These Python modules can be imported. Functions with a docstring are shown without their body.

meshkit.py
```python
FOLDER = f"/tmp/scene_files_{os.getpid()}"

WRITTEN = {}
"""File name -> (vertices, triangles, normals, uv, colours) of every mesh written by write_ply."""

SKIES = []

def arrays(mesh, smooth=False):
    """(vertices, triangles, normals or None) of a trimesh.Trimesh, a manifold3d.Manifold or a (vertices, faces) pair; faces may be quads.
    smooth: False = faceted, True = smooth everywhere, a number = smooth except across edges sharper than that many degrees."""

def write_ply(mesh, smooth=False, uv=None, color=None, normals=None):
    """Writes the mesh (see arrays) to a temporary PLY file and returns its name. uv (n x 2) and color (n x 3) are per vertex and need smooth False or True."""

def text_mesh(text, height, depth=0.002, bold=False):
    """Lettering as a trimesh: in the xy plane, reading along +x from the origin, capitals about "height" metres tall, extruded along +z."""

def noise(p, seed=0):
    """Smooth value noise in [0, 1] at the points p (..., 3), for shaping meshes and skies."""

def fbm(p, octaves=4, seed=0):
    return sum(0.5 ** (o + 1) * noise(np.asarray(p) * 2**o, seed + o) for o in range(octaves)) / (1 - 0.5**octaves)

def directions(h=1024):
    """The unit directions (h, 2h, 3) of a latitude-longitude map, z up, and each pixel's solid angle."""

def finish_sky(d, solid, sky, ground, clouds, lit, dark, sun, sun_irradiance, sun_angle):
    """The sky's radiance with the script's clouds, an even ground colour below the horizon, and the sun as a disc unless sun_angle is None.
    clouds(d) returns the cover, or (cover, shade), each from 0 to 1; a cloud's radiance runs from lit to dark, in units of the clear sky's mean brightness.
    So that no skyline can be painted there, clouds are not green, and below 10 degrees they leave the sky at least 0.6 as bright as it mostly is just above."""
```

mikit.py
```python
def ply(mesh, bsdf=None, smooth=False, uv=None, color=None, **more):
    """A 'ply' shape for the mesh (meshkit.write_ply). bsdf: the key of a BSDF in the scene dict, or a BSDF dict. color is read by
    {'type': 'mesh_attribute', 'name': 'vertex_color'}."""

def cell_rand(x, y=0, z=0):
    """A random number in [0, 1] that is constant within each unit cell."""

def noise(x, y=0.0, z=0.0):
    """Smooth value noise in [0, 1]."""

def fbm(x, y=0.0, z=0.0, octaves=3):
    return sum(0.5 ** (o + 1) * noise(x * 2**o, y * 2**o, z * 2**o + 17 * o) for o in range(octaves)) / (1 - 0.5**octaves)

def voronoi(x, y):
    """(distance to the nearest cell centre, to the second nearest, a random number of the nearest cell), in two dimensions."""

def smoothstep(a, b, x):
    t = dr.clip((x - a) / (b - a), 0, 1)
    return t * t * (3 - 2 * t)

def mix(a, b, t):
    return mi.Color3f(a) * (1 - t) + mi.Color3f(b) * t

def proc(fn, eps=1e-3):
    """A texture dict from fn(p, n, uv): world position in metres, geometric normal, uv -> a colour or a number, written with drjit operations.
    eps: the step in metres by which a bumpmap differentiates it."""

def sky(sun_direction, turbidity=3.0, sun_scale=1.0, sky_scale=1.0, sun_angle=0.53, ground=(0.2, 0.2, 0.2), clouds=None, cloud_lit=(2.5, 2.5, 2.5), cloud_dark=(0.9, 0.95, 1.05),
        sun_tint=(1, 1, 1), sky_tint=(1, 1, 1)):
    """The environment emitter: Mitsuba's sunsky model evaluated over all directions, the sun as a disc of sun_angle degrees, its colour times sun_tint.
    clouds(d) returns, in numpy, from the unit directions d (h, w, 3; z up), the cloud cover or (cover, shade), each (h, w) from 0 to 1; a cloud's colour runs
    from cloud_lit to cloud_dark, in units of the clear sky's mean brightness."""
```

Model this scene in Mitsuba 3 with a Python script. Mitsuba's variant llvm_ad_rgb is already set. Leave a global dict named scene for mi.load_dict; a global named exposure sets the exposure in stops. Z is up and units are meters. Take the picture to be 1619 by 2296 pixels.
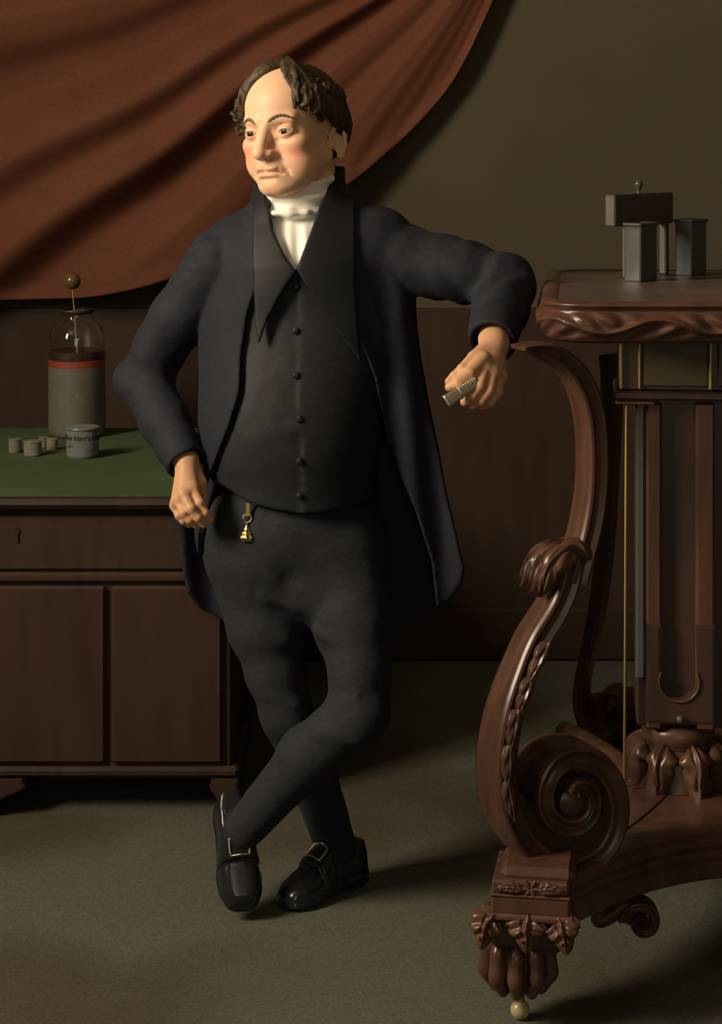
import math, random
import numpy as np, trimesh, mitsuba as mi, drjit as dr, mikit
import manifold3d as m3
from shapely.geometry import Polygon
T = mi.ScalarTransform4f
rng = np.random.default_rng(7)
scene, labels = {}, {}

# ------------------------------------------------------------------ camera, light, exposure
F_PX, EYE, HORIZON = 4400.0, 1.60, 300.0            # focal length in pixels, eye height in metres, row of the horizon
scene['camera'] = {'type': 'perspective', 'fov': 2 * math.degrees(math.atan(1619 / 2 / F_PX)), 'fov_axis': 'x',
                   'near_clip': 0.1, 'far_clip': 60.0,
                   'principal_point_offset_x': 0.0, 'principal_point_offset_y': (1148 - HORIZON) / 2296,
                   'to_world': T().look_at(origin=[0, 0, EYE], target=[0, 1, EYE], up=[0, 0, 1])}
exposure = 0.0
WINDOW = dict(x=-2.9, y0=1.75, y1=2.95, z0=1.95, z1=3.7)     # tall studio window in the left wall
WINDOW_LIGHT = [51.0, 42.5, 31.0]
WINDOW_2 = dict(x0=-.9, x1=1.5, z0=1.0, z1=3.3)                # added fill light, shaped as a dim window behind the viewer
FILL_WINDOW_2_LIGHT = [1.5, 1.28, .95]


def P(px, py, d):
    """The point at depth d that the photograph shows at (px, py)."""
    return np.array([(px - 809.5) * d / F_PX, d, EYE - (py - HORIZON) * d / F_PX])


# ------------------------------------------------------------------ registry helpers
def label(key, text=None, cat=None, group=None, kind=None):
    e = labels.setdefault(key, {})
    for k, v in (('label', text), ('category', cat), ('group', group), ('kind', kind)):
        if v:
            e[k] = v
    return key


def fresh(key):
    if key not in scene and key not in taken:
        taken.add(key)
        return key
    n = 1
    while f'{key}_{n:03d}' in scene or f'{key}_{n:03d}' in taken:
        n += 1
    taken.add(f'{key}_{n:03d}')
    return f'{key}_{n:03d}'


taken = set()


def put(key, mesh, bsdf, smooth=40, color=None, **more):
    key = fresh(key)
    if color is not None:
        smooth = True
    scene[key] = mikit.ply(mesh, bsdf, smooth=smooth, color=color, **more)
    return key


# ------------------------------------------------------------------ materials
def proc_mat(fn, rough=0.6, spec=0.4, bump=None, bump_scale=0.001, **kw):
    b = {'type': 'principled', 'base_color': mikit.proc(fn), 'roughness': rough, 'specular': spec, **kw}
    if bump is not None:
        b = {'type': 'bumpmap', 'tex': mikit.proc(bump), 'scale': bump_scale, 'nested': b}
    return {'type': 'twosided', 'nested': b}


def flat_mat(rgb, rough=0.6, spec=0.4, **kw):
    return {'type': 'twosided', 'nested': {'type': 'principled', 'base_color': {'type': 'rgb', 'value': list(rgb)}, 'roughness': rough, 'specular': spec, **kw}}


def vc_mat(rough=0.5, spec=0.4, **kw):
    return {'type': 'twosided', 'nested': {'type': 'principled', 'base_color': {'type': 'mesh_attribute', 'name': 'vertex_color'}, 'roughness': rough, 'specular': spec, **kw}}


def wood(c1, c2, sx=40.0, sz=5.0):
    def fn(p, n, uv):
        w = mikit.fbm(p.x * 9, p.y * 9, p.z * 2.2)
        g = mikit.fbm(p.x * sx + w * 4, p.y * sx, p.z * sz, 3)
        t = 0.55 * w + 0.45 * g
        return mikit.mix(c1, c2, mikit.smoothstep(0.25, 0.75, t))
    return fn


def cloth(c, var=0.25, s=160.0):
    def fn(p, n, uv):
        a = mikit.noise(p.x * s, p.y * s, p.z * s)
        b = mikit.fbm(p.x * 6, p.y * 6, p.z * 6)
        return mi.Color3f(c) * (1 + var * (a - 0.5) + var * 1.2 * (b - 0.5))
    return fn


def weave_bump(p, n, uv):
    return 0.5 * mikit.noise(p.x * 420, p.y * 420, p.z * 420) + 0.5 * mikit.noise(p.x * 140, p.y * 140, p.z * 140)


scene['mat_wall'] = proc_mat(lambda p, n, uv: mikit.mix((0.072, 0.060, 0.042), (0.096, 0.079, 0.054), mikit.fbm(p.x * 3, p.y * 3, p.z * 3)), 0.9, 0.2)
scene['mat_plaster'] = flat_mat((0.22, 0.19, 0.15), 0.9, 0.2)
scene['mat_shade_dado'] = proc_mat(wood((0.034, 0.019, 0.012), (0.050, 0.027, 0.017)), 0.7, 0.25)  # dark brown that stands for the shade low on the back wall
scene['mat_floor'] = proc_mat(lambda p, n, uv: mikit.mix((0.060, 0.051, 0.034), (0.086, 0.090, 0.070), mikit.smoothstep(0.3, 0.7, mikit.fbm(p.x * 2.2, p.y * 2.2, 0.0)))
                              * (0.8 + 0.4 * mikit.noise(p.x * 260, p.y * 260)), 0.9, 0.2)
scene['mat_curtain'] = proc_mat(cloth((0.122, 0.043, 0.024), 0.25, 220), 0.8, 0.2, sheen=0.4)
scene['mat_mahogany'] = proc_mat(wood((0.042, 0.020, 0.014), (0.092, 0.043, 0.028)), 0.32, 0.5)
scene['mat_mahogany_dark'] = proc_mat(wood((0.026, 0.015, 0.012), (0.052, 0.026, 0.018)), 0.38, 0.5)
scene['mat_table_top'] = proc_mat(wood((0.050, 0.034, 0.028), (0.085, 0.055, 0.044), 5.0, 40.0), 0.42, 0.5)
scene['mat_desk'] = proc_mat(wood((0.029, 0.014, 0.010), (0.046, 0.022, 0.014)), 0.6, 0.3)
scene['mat_desk_dark'] = proc_mat(wood((0.020, 0.012, 0.010), (0.035, 0.020, 0.014)), 0.6, 0.3)
scene['mat_baize'] = proc_mat(cloth((0.046, 0.068, 0.033), 0.4, 300), 0.95, 0.1)
scene['mat_coat'] = proc_mat(cloth((0.0130, 0.0146, 0.0215), 0.35), 0.75, 0.25, sheen=0.25, bump=weave_bump, bump_scale=0.0004)
scene['mat_lapel'] = proc_mat(cloth((0.0075, 0.0085, 0.0120), 0.3), 0.6, 0.3, sheen=0.15)
scene['mat_waistcoat'] = proc_mat(cloth((0.0130, 0.0138, 0.0182), 0.35), 0.65, 0.3, bump=weave_bump, bump_scale=0.0003)
scene['mat_trousers'] = proc_mat(cloth((0.0195, 0.0210, 0.0260), 0.35), 0.8, 0.2, sheen=0.25, bump=weave_bump, bump_scale=0.0004)
scene['mat_cravat'] = proc_mat(cloth((0.80, 0.79, 0.74), 0.05), 0.75, 0.3)
scene['mat_shoe'] = flat_mat((0.012, 0.013, 0.016), 0.22, 0.6)
scene['mat_silver'] = {'type': 'twosided', 'nested': {'type': 'roughconductor', 'material': 'Ag', 'alpha': 0.35, 'specular_reflectance': {'type': 'rgb', 'value': [0.75, 0.70, 0.60]}}}
scene['mat_gold'] = {'type': 'twosided', 'nested': {'type': 'roughconductor', 'material': 'Au', 'alpha': 0.22, 'specular_reflectance': {'type': 'rgb', 'value': [0.9, 0.85, 0.8]}}}
scene['mat_brass'] = {'type': 'twosided', 'nested': {'type': 'roughconductor', 'material': 'Au', 'alpha': 0.3, 'specular_reflectance': {'type': 'rgb', 'value': [0.55, 0.50, 0.5]}}}
scene['mat_skin'] = vc_mat(0.5, 0.35)
scene['mat_eye'] = vc_mat(0.12, 0.5)
scene['mat_hair'] = vc_mat(0.55, 0.35)
scene['mat_glass'] = {'type': 'thindielectric', 'int_ior': 1.5}
scene['mat_foil'] = proc_mat(lambda p, n, uv: mikit.mix((0.105, 0.098, 0.084), (0.155, 0.145, 0.125), mikit.fbm(p.x * 30, p.y * 30, p.z * 30)), 0.45, 0.5)
scene['mat_sealing_red'] = flat_mat((0.25, 0.050, 0.025), 0.5, 0.4)
scene['mat_dark_band'] = flat_mat((0.030, 0.014, 0.010), 0.5, 0.4)
scene['mat_pot_blue'] = proc_mat(lambda p, n, uv: mikit.mix((0.105, 0.122, 0.122), (0.165, 0.185, 0.185), mikit.fbm(p.x * 40, p.y * 40, p.z * 25)), 0.3, 0.5)
scene['mat_pot_cream'] = proc_mat(lambda p, n, uv: mikit.mix((0.135, 0.130, 0.100), (0.210, 0.200, 0.155), mikit.fbm(p.x * 50, p.y * 50, p.z * 50)), 0.35, 0.5)
scene['mat_ink'] = flat_mat((0.012, 0.012, 0.014), 0.6, 0.3)
scene['mat_case'] = proc_mat(lambda p, n, uv: mikit.mix((0.044, 0.047, 0.046), (0.068, 0.072, 0.072), mikit.fbm(p.x * 30, p.y * 30, p.z * 8)), 0.3, 0.5)
scene['mat_case_side'] = flat_mat((0.10, 0.092, 0.078), 0.4, 0.4)
scene['mat_apparatus'] = proc_mat(wood((0.060, 0.046, 0.040), (0.085, 0.066, 0.056)), 0.45, 0.4)
scene['mat_panel'] = proc_mat(lambda p, n, uv: mikit.mix((0.055, 0.042, 0.022), (0.115, 0.095, 0.048), mikit.fbm(p.x * 6, p.y * 6, p.z * 6)), 0.5, 0.4)
scene['mat_grey_inlay'] = flat_mat((0.062, 0.064, 0.066), 0.4, 0.5)
scene['mat_caster'] = flat_mat((0.36, 0.30, 0.17), 0.3, 0.5)
scene['mat_knob'] = flat_mat((0.06, 0.055, 0.05), 0.12, 0.6)
scene['mat_pane'] = flat_mat((0.6, 0.6, 0.6))


# ------------------------------------------------------------------ mesh helpers
def cat(*ms):
    ms = [m for m in ms if m is not None]
    return trimesh.util.concatenate([trimesh.Trimesh(np.asarray(m.vertices), np.asarray(m.faces), process=False) for m in ms])


def box(lo, hi, bevel=0.0):
    lo, hi = np.asarray(lo, float), np.asarray(hi, float)
    if bevel <= 0:
        b = trimesh.creation.box(hi - lo)
        b.apply_translation((lo + hi) / 2)
        return b
    pts, b = [], min(bevel, 0.49 * (hi - lo).min())
    for x in (0, 1):
        for y in (0, 1):
            for z in (0, 1):
                c = np.where([x, y, z], hi, lo)
                s = np.where([x, y, z], -1, 1) * b
                pts += [c + s * [0, 1, 1], c + s * [1, 0, 1], c + s * [1, 1, 0]]
    return trimesh.convex.convex_hull(np.array(pts))


def lathe(profile, n=48, a0=0.0, a1=2 * math.pi, mod=None):
    """Surface of revolution about z; profile [(r, z), ...]; mod(angle, i) scales the radius."""
    pr = np.asarray(profile, float)
    full = abs(a1 - a0 - 2 * math.pi) < 1e-6
    an = np.linspace(a0, a1, n + (0 if full else 1), endpoint=not full)
    R = pr[:, 0][:, None] * (mod(an[None, :], pr) if mod else 1.0)
    R = np.broadcast_to(R, (len(pr), len(an)))
    V = np.stack([R * np.cos(an), R * np.sin(an), np.broadcast_to(pr[:, 1][:, None], R.shape)], -1).reshape(-1, 3)
    return grid_mesh(V, len(pr), len(an), close_v=full)


def grid_mesh(V, nu, nv, close_v=False, close_u=False, cap=False):
    i, j = np.meshgrid(np.arange(nu - (0 if close_u else 1)), np.arange(nv - (0 if close_v else 1)), indexing='ij')
    i, j = i.ravel(), j.ravel()
    a, b = i * nv + j, ((i + 1) % nu) * nv + j
    c, d = ((i + 1) % nu) * nv + (j + 1) % nv, i * nv + (j + 1) % nv
    F = np.vstack([np.stack([a, d, c], 1), np.stack([a, c, b], 1)])
    V = np.asarray(V).reshape(-1, 3)
    if cap:
        k = len(V)
        V = np.vstack([V, V[:nv].mean(0), V[-nv:].mean(0)])
        j = np.arange(nv)
        F = np.vstack([F, np.stack([np.full(nv, k), (j + 1) % nv, j], 1), np.stack([np.full(nv, k + 1), (nu - 1) * nv + j, (nu - 1) * nv + (j + 1) % nv], 1)])
    m = trimesh.Trimesh(V, F, process=False)
    return m


def spline(pts, n):
    """Catmull-Rom (centripetal-ish, by arc length) through the points, n samples."""
    from scipy.interpolate import CubicSpline, PchipInterpolator
    pts = np.asarray(pts, float)
    t = np.r_[0, np.cumsum(np.sqrt(np.linalg.norm(np.diff(pts[:, :min(3, pts.shape[1])], axis=0), axis=1)))]
    return CubicSpline(t, pts)(np.linspace(0, t[-1], n))


def tube(path, r, n=10, cap=True):
    path = np.asarray(path, float)
    r = np.broadcast_to(np.asarray(r, float), len(path))
    tan = np.gradient(path, axis=0)
    tan /= np.linalg.norm(tan, axis=1, keepdims=True) + 1e-12
    a = np.cross(tan[0], [0.31, 0.2, 0.93])
    a /= np.linalg.norm(a)
    rings = []
    an = np.arange(n) * 2 * math.pi / n
    for p, t, q in zip(path, tan, r):
        a = a - t * (a @ t)
        a /= np.linalg.norm(a)
        b = np.cross(t, a)
        rings.append(p + q * (np.cos(an)[:, None] * a + np.sin(an)[:, None] * b))
    return grid_mesh(np.array(rings), len(path), n, close_v=True, cap=cap)


def extrude(poly, h, bevel=0.0):
    """A polygon in x, y from z = 0 to h, edges chamfered."""
    if not isinstance(poly, Polygon):
        poly = Polygon(poly)
    poly = poly.buffer(0)
    if bevel <= 0:
        return trimesh.creation.extrude_polygon(poly, h, engine='earcut')
    cs = lambda q: m3.CrossSection([np.array(q.exterior.coords)[:-1]] + [np.array(r.coords)[:-1][::1] for r in q.interiors], m3.FillRule.EvenOdd)
    base = cs(poly)
    small = base.offset(-bevel, m3.JoinType.Round)
    m = m3.Manifold()
    body = base.extrude(h - 2 * bevel).translate([0, 0, bevel])
    steps = [body]
    for k, f in ((1, 0.45), (2, 1.0)):
        z = bevel * (1 - k / 2)
        o = base.offset(-bevel * f * (0.35 if k == 1 else 1.0), m3.JoinType.Round)
        steps.append(o.extrude(h - 2 * z).translate([0, 0, z]))
    m = m3.Manifold.batch_boolean(steps, m3.OpType.Add).to_mesh()
    return trimesh.Trimesh(m.vert_properties[:, :3], m.tri_verts, process=False)


def moved(m, to):
    m = m.copy()
    m.apply_transform(to)
    return m


def frame(origin, ax, ay, az):
    M = np.eye(4)
    M[:3, 0], M[:3, 1], M[:3, 2], M[:3, 3] = ax, ay, az, origin
    return M


# ------------------------------------------------------------------ signed distance modelling
def n3(v):
    return np.sqrt(v[:, 0] * v[:, 0] + v[:, 1] * v[:, 1] + v[:, 2] * v[:, 2])


def within(p, lo, hi):
    return (p[:, 0] > lo[0]) & (p[:, 0] < hi[0]) & (p[:, 1] > lo[1]) & (p[:, 1] < hi[1]) & (p[:, 2] > lo[2]) & (p[:, 2] < hi[2])


def capsule(p, a, b, ra, rb):
    a, b = np.asarray(a, float), np.asarray(b, float)
    ab = b - a
    x, y, z = p[:, 0] - a[0], p[:, 1] - a[1], p[:, 2] - a[2]
    t = np.clip((x * ab[0] + y * ab[1] + z * ab[2]) / (ab @ ab), 0, 1)
    x, y, z = x - t * ab[0], y - t * ab[1], z - t * ab[2]
    return np.sqrt(x * x + y * y + z * z) - (ra + (rb - ra) * t)


def ell(p, c, r):
    r = np.asarray(r, float)
    q = (p - np.asarray(c, float)) / r
    k = n3(q)
    return k * (k - 1) / np.maximum(n3(q / r), 1e-9)


def ball(p, c, r):
    return n3(p - np.asarray(c, float)) - r


def smin(a, b, k):
    h = np.clip(0.5 + 0.5 * (b - a) / k, 0, 1)
    return b + (a - b) * h - k * h * (1 - h)


def smax(a, b, k):
    return -smin(-a, -b, k)


def chain(p, pts, radii, k=0.01):
    d = None
    for i in range(len(pts) - 1):
        e = capsule(p, pts[i], pts[i + 1], radii[i], radii[i + 1])
        d = e if d is None else smin(d, e, k)
    return d


def poly2(p2, poly):
    """Signed distance to a polygon in two dimensions (negative inside)."""
    poly = np.asarray(poly, float)
    d = np.full(len(p2), 1e9)
    inside = np.zeros(len(p2), bool)
    for i in range(len(poly)):
        a, b = poly[i], poly[i - 1]
        e, w = b - a, p2 - a
        t = np.clip((w[:, 0] * e[0] + w[:, 1] * e[1]) / (e @ e), 0, 1)
        d = np.minimum(d, (w[:, 0] - t * e[0]) ** 2 + (w[:, 1] - t * e[1]) ** 2)
        c = (a[1] > p2[:, 1]) != (b[1] > p2[:, 1])
        x = a[0] + (p2[:, 1] - a[1]) * e[0] / (e[1] if e[1] else 1e-12)
        inside ^= c & (p2[:, 0] < x)
    return np.where(inside, -1, 1) * np.sqrt(d)


def axis(lo, hi, h, zones=()):
    """Grid coordinates from lo to hi with step h, finer steps inside zones (a, b, step)."""
    out, x = [lo], lo
    while x < hi:
        s = h
        for a, b, g in zones:
            if a - h <= x < b:
                s = min(s, g if x >= a else h)
        x += s
        out.append(x)
    while (len(out) - 1) % 4:
        out.append(out[-1] + h)
    return np.array(out)


def nets(F, X, Y, Z):
    """Surface nets of F(points) < 0 on the grid X x Y x Z, evaluated only near the surface."""
    nx, ny, nz = len(X), len(Y), len(Z)

    def ev(pts):
        return np.concatenate([F(np.asfortranarray(pts[i:i + 150000])) for i in range(0, len(pts), 150000)]) if len(pts) else np.zeros(0)
    xc, yc, zc = X[::4], Y[::4], Z[::4]
    g = np.stack(np.meshgrid(xc, yc, zc, indexing='ij'), -1).reshape(-1, 3)
    Fc = ev(g).reshape(len(xc), len(yc), len(zc)).astype(np.float32)
    diag = np.sqrt(np.diff(xc)[:, None, None] ** 2 + np.diff(yc)[None, :, None] ** 2 + np.diff(zc)[None, None, :] ** 2)
    lo = np.full(diag.shape, 1e9, np.float32)
    for a in (0, 1):
        for b in (0, 1):
            for c in (0, 1):
                lo = np.minimum(lo, np.abs(Fc[a:a + diag.shape[0], b:b + diag.shape[1], c:c + diag.shape[2]]))
    act = lo < diag * .72
    f = np.repeat(np.repeat(np.repeat(Fc, 4, 0), 4, 1), 4, 2)[:nx, :ny, :nz].copy()
    ci = np.argwhere(act)
    o = np.stack(np.meshgrid(*[np.arange(5)] * 3, indexing='ij'), -1).reshape(-1, 3)
    mark = np.zeros((nx, ny, nz), bool)
    for q in o:
        w = ci * 4 + q
        mark[w[:, 0], w[:, 1], w[:, 2]] = True
    w = np.argwhere(mark)
    f[w[:, 0], w[:, 1], w[:, 2]] = ev(np.stack([X[w[:, 0]], Y[w[:, 1]], Z[w[:, 2]]], 1))
    s = f < 0
    n = np.zeros((nx - 1, ny - 1, nz - 1), np.int8)
    for a in (0, 1):
        for b in (0, 1):
            for c in (0, 1):
                n += s[a:nx - 1 + a, b:ny - 1 + b, c:nz - 1 + c]
    cells = np.argwhere((n > 0) & (n < 8))
    ids = (cells[:, 0] * ny + cells[:, 1]) * nz + cells[:, 2]
    corner = np.array([[a, b, c] for a in (0, 1) for b in (0, 1) for c in (0, 1)])
    val = np.stack([f[cells[:, 0] + q[0], cells[:, 1] + q[1], cells[:, 2] + q[2]] for q in corner], 1).astype(float)
    acc, cnt = np.zeros((len(cells), 3)), np.zeros(len(cells))
    for i in range(8):
        for j in range(i + 1, 8):
            if np.abs(corner[i] - corner[j]).sum() == 1:
                m = (val[:, i] < 0) != (val[:, j] < 0)
                t = np.where(m, val[:, i] / np.where(m, val[:, i] - val[:, j], 1), 0)
                acc += np.where(m[:, None], corner[i] + t[:, None] * (corner[j] - corner[i]), 0)
                cnt += m
    pos = cells + acc / cnt[:, None]
    V = np.stack([np.interp(pos[:, k], np.arange(len(A)), A) for k, A in enumerate((X, Y, Z))], 1)
    quads = []
    st = [ny * nz, nz, 1]
    for ax in range(3):
        sl0, sl1 = [slice(None)] * 3, [slice(None)] * 3
        sl0[ax], sl1[ax] = slice(0, -1), slice(1, None)
        diff = s[tuple(sl0)] != s[tuple(sl1)]
        e = np.argwhere(diff)
        b, c = (ax + 1) % 3, (ax + 2) % 3
        e = e[(e[:, b] > 0) & (e[:, c] > 0) & (e[:, b] < (nx, ny, nz)[b] - 1) & (e[:, c] < (nx, ny, nz)[c] - 1)]
        base = e[:, 0] * st[0] + e[:, 1] * st[1] + e[:, 2]
        q = np.stack([base - st[b] - st[c], base - st[c], base, base - st[b]], 1)
        inside = s[e[:, 0], e[:, 1], e[:, 2]]
        q = np.where(inside[:, None], q, q[:, ::-1])
        quads.append(q)
    q = np.searchsorted(ids, np.vstack(quads))
    q = np.minimum(q, len(ids) - 1)
    Fc_ = np.vstack([q[:, [0, 1, 2]], q[:, [0, 2, 3]]])
    return trimesh.Trimesh(V, Fc_, process=False)


def sdf_mesh(F, lo, hi, h):
    return nets(F, axis(lo[0], hi[0], h), axis(lo[1], hi[1], h), axis(lo[2], hi[2], h))


def relax(m, n=1, lam=0.5):
    """A little Laplacian smoothing."""
    import scipy.sparse as sp
    e = m.edges_unique
    k = len(m.vertices)
    A = sp.coo_matrix((np.ones(2 * len(e)), (np.r_[e[:, 0], e[:, 1]], np.r_[e[:, 1], e[:, 0]])), (k, k)).tocsr()
    deg = np.maximum(np.asarray(A.sum(1)).ravel(), 1)[:, None]
    v = np.array(m.vertices)
    for i in range(n):
        v = v + lam * (A @ v / deg - v)
        v = v - (lam * 1.04) * (A @ v / deg - v) * 0.9
    return trimesh.Trimesh(v, m.faces, process=False)


def fbm3(p, s, oct=3, seed=0):
    import meshkit
    return meshkit.fbm(np.asarray(p) * s, oct, seed) - 0.5

# ------------------------------------------------------------------ the room
X0, X1, Y0, Y1, ZC = -2.9, 3.1, -1.6, 6.0, 3.95
put('floor', box((X0 - .1, Y0 - .1, -.1), (X1 + .1, Y1 + .1, 0)), 'mat_floor', False)
label('floor', 'dull grey-green floor', kind='structure')
put('ceiling', box((X0 - .1, Y0 - .1, ZC), (X1 + .1, Y1 + .1, ZC + .1)), 'mat_plaster', False)
label('ceiling', 'plain ceiling', kind='structure')
put('wall_back', box((X0 - .1, Y1, 0), (X1 + .1, Y1 + .1, ZC)), 'mat_wall', False)
label('wall_back', 'dark olive-brown back wall', kind='structure')
put('wall_right', box((X1, Y0, 0), (X1 + .1, Y1, ZC)), 'mat_wall', False)
label('wall_right', 'dark olive-brown side wall', kind='structure')
q = WINDOW_2
put('wall_front', cat(box((X0 - .1, Y0 - .1, 0), (q['x0'], Y0, ZC)), box((q['x1'], Y0 - .1, 0), (X1 + .1, Y0, ZC)),
                      box((q['x0'], Y0 - .1, 0), (q['x1'], Y0, q['z0'])), box((q['x0'], Y0 - .1, q['z1']), (q['x1'], Y0, ZC))), 'mat_wall', False)
label('wall_front', 'dark olive-brown wall', kind='structure')
xs, zs = np.linspace(q['x0'], q['x1'], 4), np.linspace(q['z0'], q['z1'], 4)
put('fill_window_2__frame', cat(*[box((x - .025, Y0 - .06, q['z0']), (x + .025, Y0 + .01, q['z1'])) for x in xs], *[box((q['x0'], Y0 - .06, z - .025), (q['x1'], Y0 + .01, z + .025)) for z in zs]), 'mat_plaster', False)
label('fill_window_2', 'unseen wide window added as dim fill light', kind='structure')
V = np.array([[q['x0'], Y0 - .045, q['z0']], [q['x1'], Y0 - .045, q['z0']], [q['x1'], Y0 - .045, q['z1']], [q['x0'], Y0 - .045, q['z1']]])
put('fill_window_2__pane', trimesh.Trimesh(V, [[0, 2, 1], [0, 3, 2]], process=False), 'mat_pane', False,
    emitter={'type': 'area', 'radiance': {'type': 'rgb', 'value': FILL_WINDOW_2_LIGHT}})
w = WINDOW
put('wall_left', cat(box((X0 - .1, Y0, 0), (X0, w['y0'], ZC)), box((X0 - .1, w['y1'], 0), (X0, Y1, ZC)),
                     box((X0 - .1, w['y0'], 0), (X0, w['y1'], w['z0'])), box((X0 - .1, w['y0'], w['z1']), (X0, w['y1'], ZC))), 'mat_wall', False)
label('wall_left', 'dark wall with a tall window', kind='structure')
# the window: frame, glazing bars, one lit pane per light
bars = [box((X0 - .06, w['y0'], w['z0']), (X0 + .01, w['y0'] + .05, w['z1'])), box((X0 - .06, w['y1'] - .05, w['z0']), (X0 + .01, w['y1'], w['z1'])),
        box((X0 - .06, w['y0'], w['z0']), (X0 + .01, w['y1'], w['z0'] + .05)), box((X0 - .06, w['y0'], w['z1'] - .05), (X0 + .01, w['y1'], w['z1']))]
ys, zs = np.linspace(w['y0'] + .05, w['y1'] - .05, 3), np.linspace(w['z0'] + .05, w['z1'] - .05, 4)
bars += [box((X0 - .05, y - .012, w['z0']), (X0 - .01, y + .012, w['z1'])) for y in ys[1:-1]]
bars += [box((X0 - .05, w['y0'], z - .012), (X0 - .01, w['y1'], z + .012)) for z in zs[1:-1]]
put('window_1__frame', cat(*bars), 'mat_plaster', False)
label('window_1', 'tall glazed window giving daylight', kind='structure')
V = np.array([[X0 - .045, w['y0'], w['z0']], [X0 - .045, w['y1'], w['z0']], [X0 - .045, w['y1'], w['z1']], [X0 - .045, w['y0'], w['z1']]])
put('window_1__pane', trimesh.Trimesh(V, [[0, 1, 2], [0, 2, 3]], process=False), 'mat_pane', False,
    emitter={'type': 'area', 'radiance': {'type': 'rgb', 'value': WINDOW_LIGHT}})
# dark dado added low on the back wall, its brown standing for shade
SHADE_DADO = EYE - (655 - HORIZON) * 5.97 / F_PX
put('wall_back__shade_dado', box((X0, Y1 - .03, 0), (X1, Y1, SHADE_DADO - .05)), 'mat_shade_dado', False)
put('baseboard_back', box((X0, Y1 - .05, 0), (X1, Y1 - .03, .16), .008), 'mat_shade_dado', False)
label('baseboard_back', 'dark wooden baseboard', kind='structure')


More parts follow.
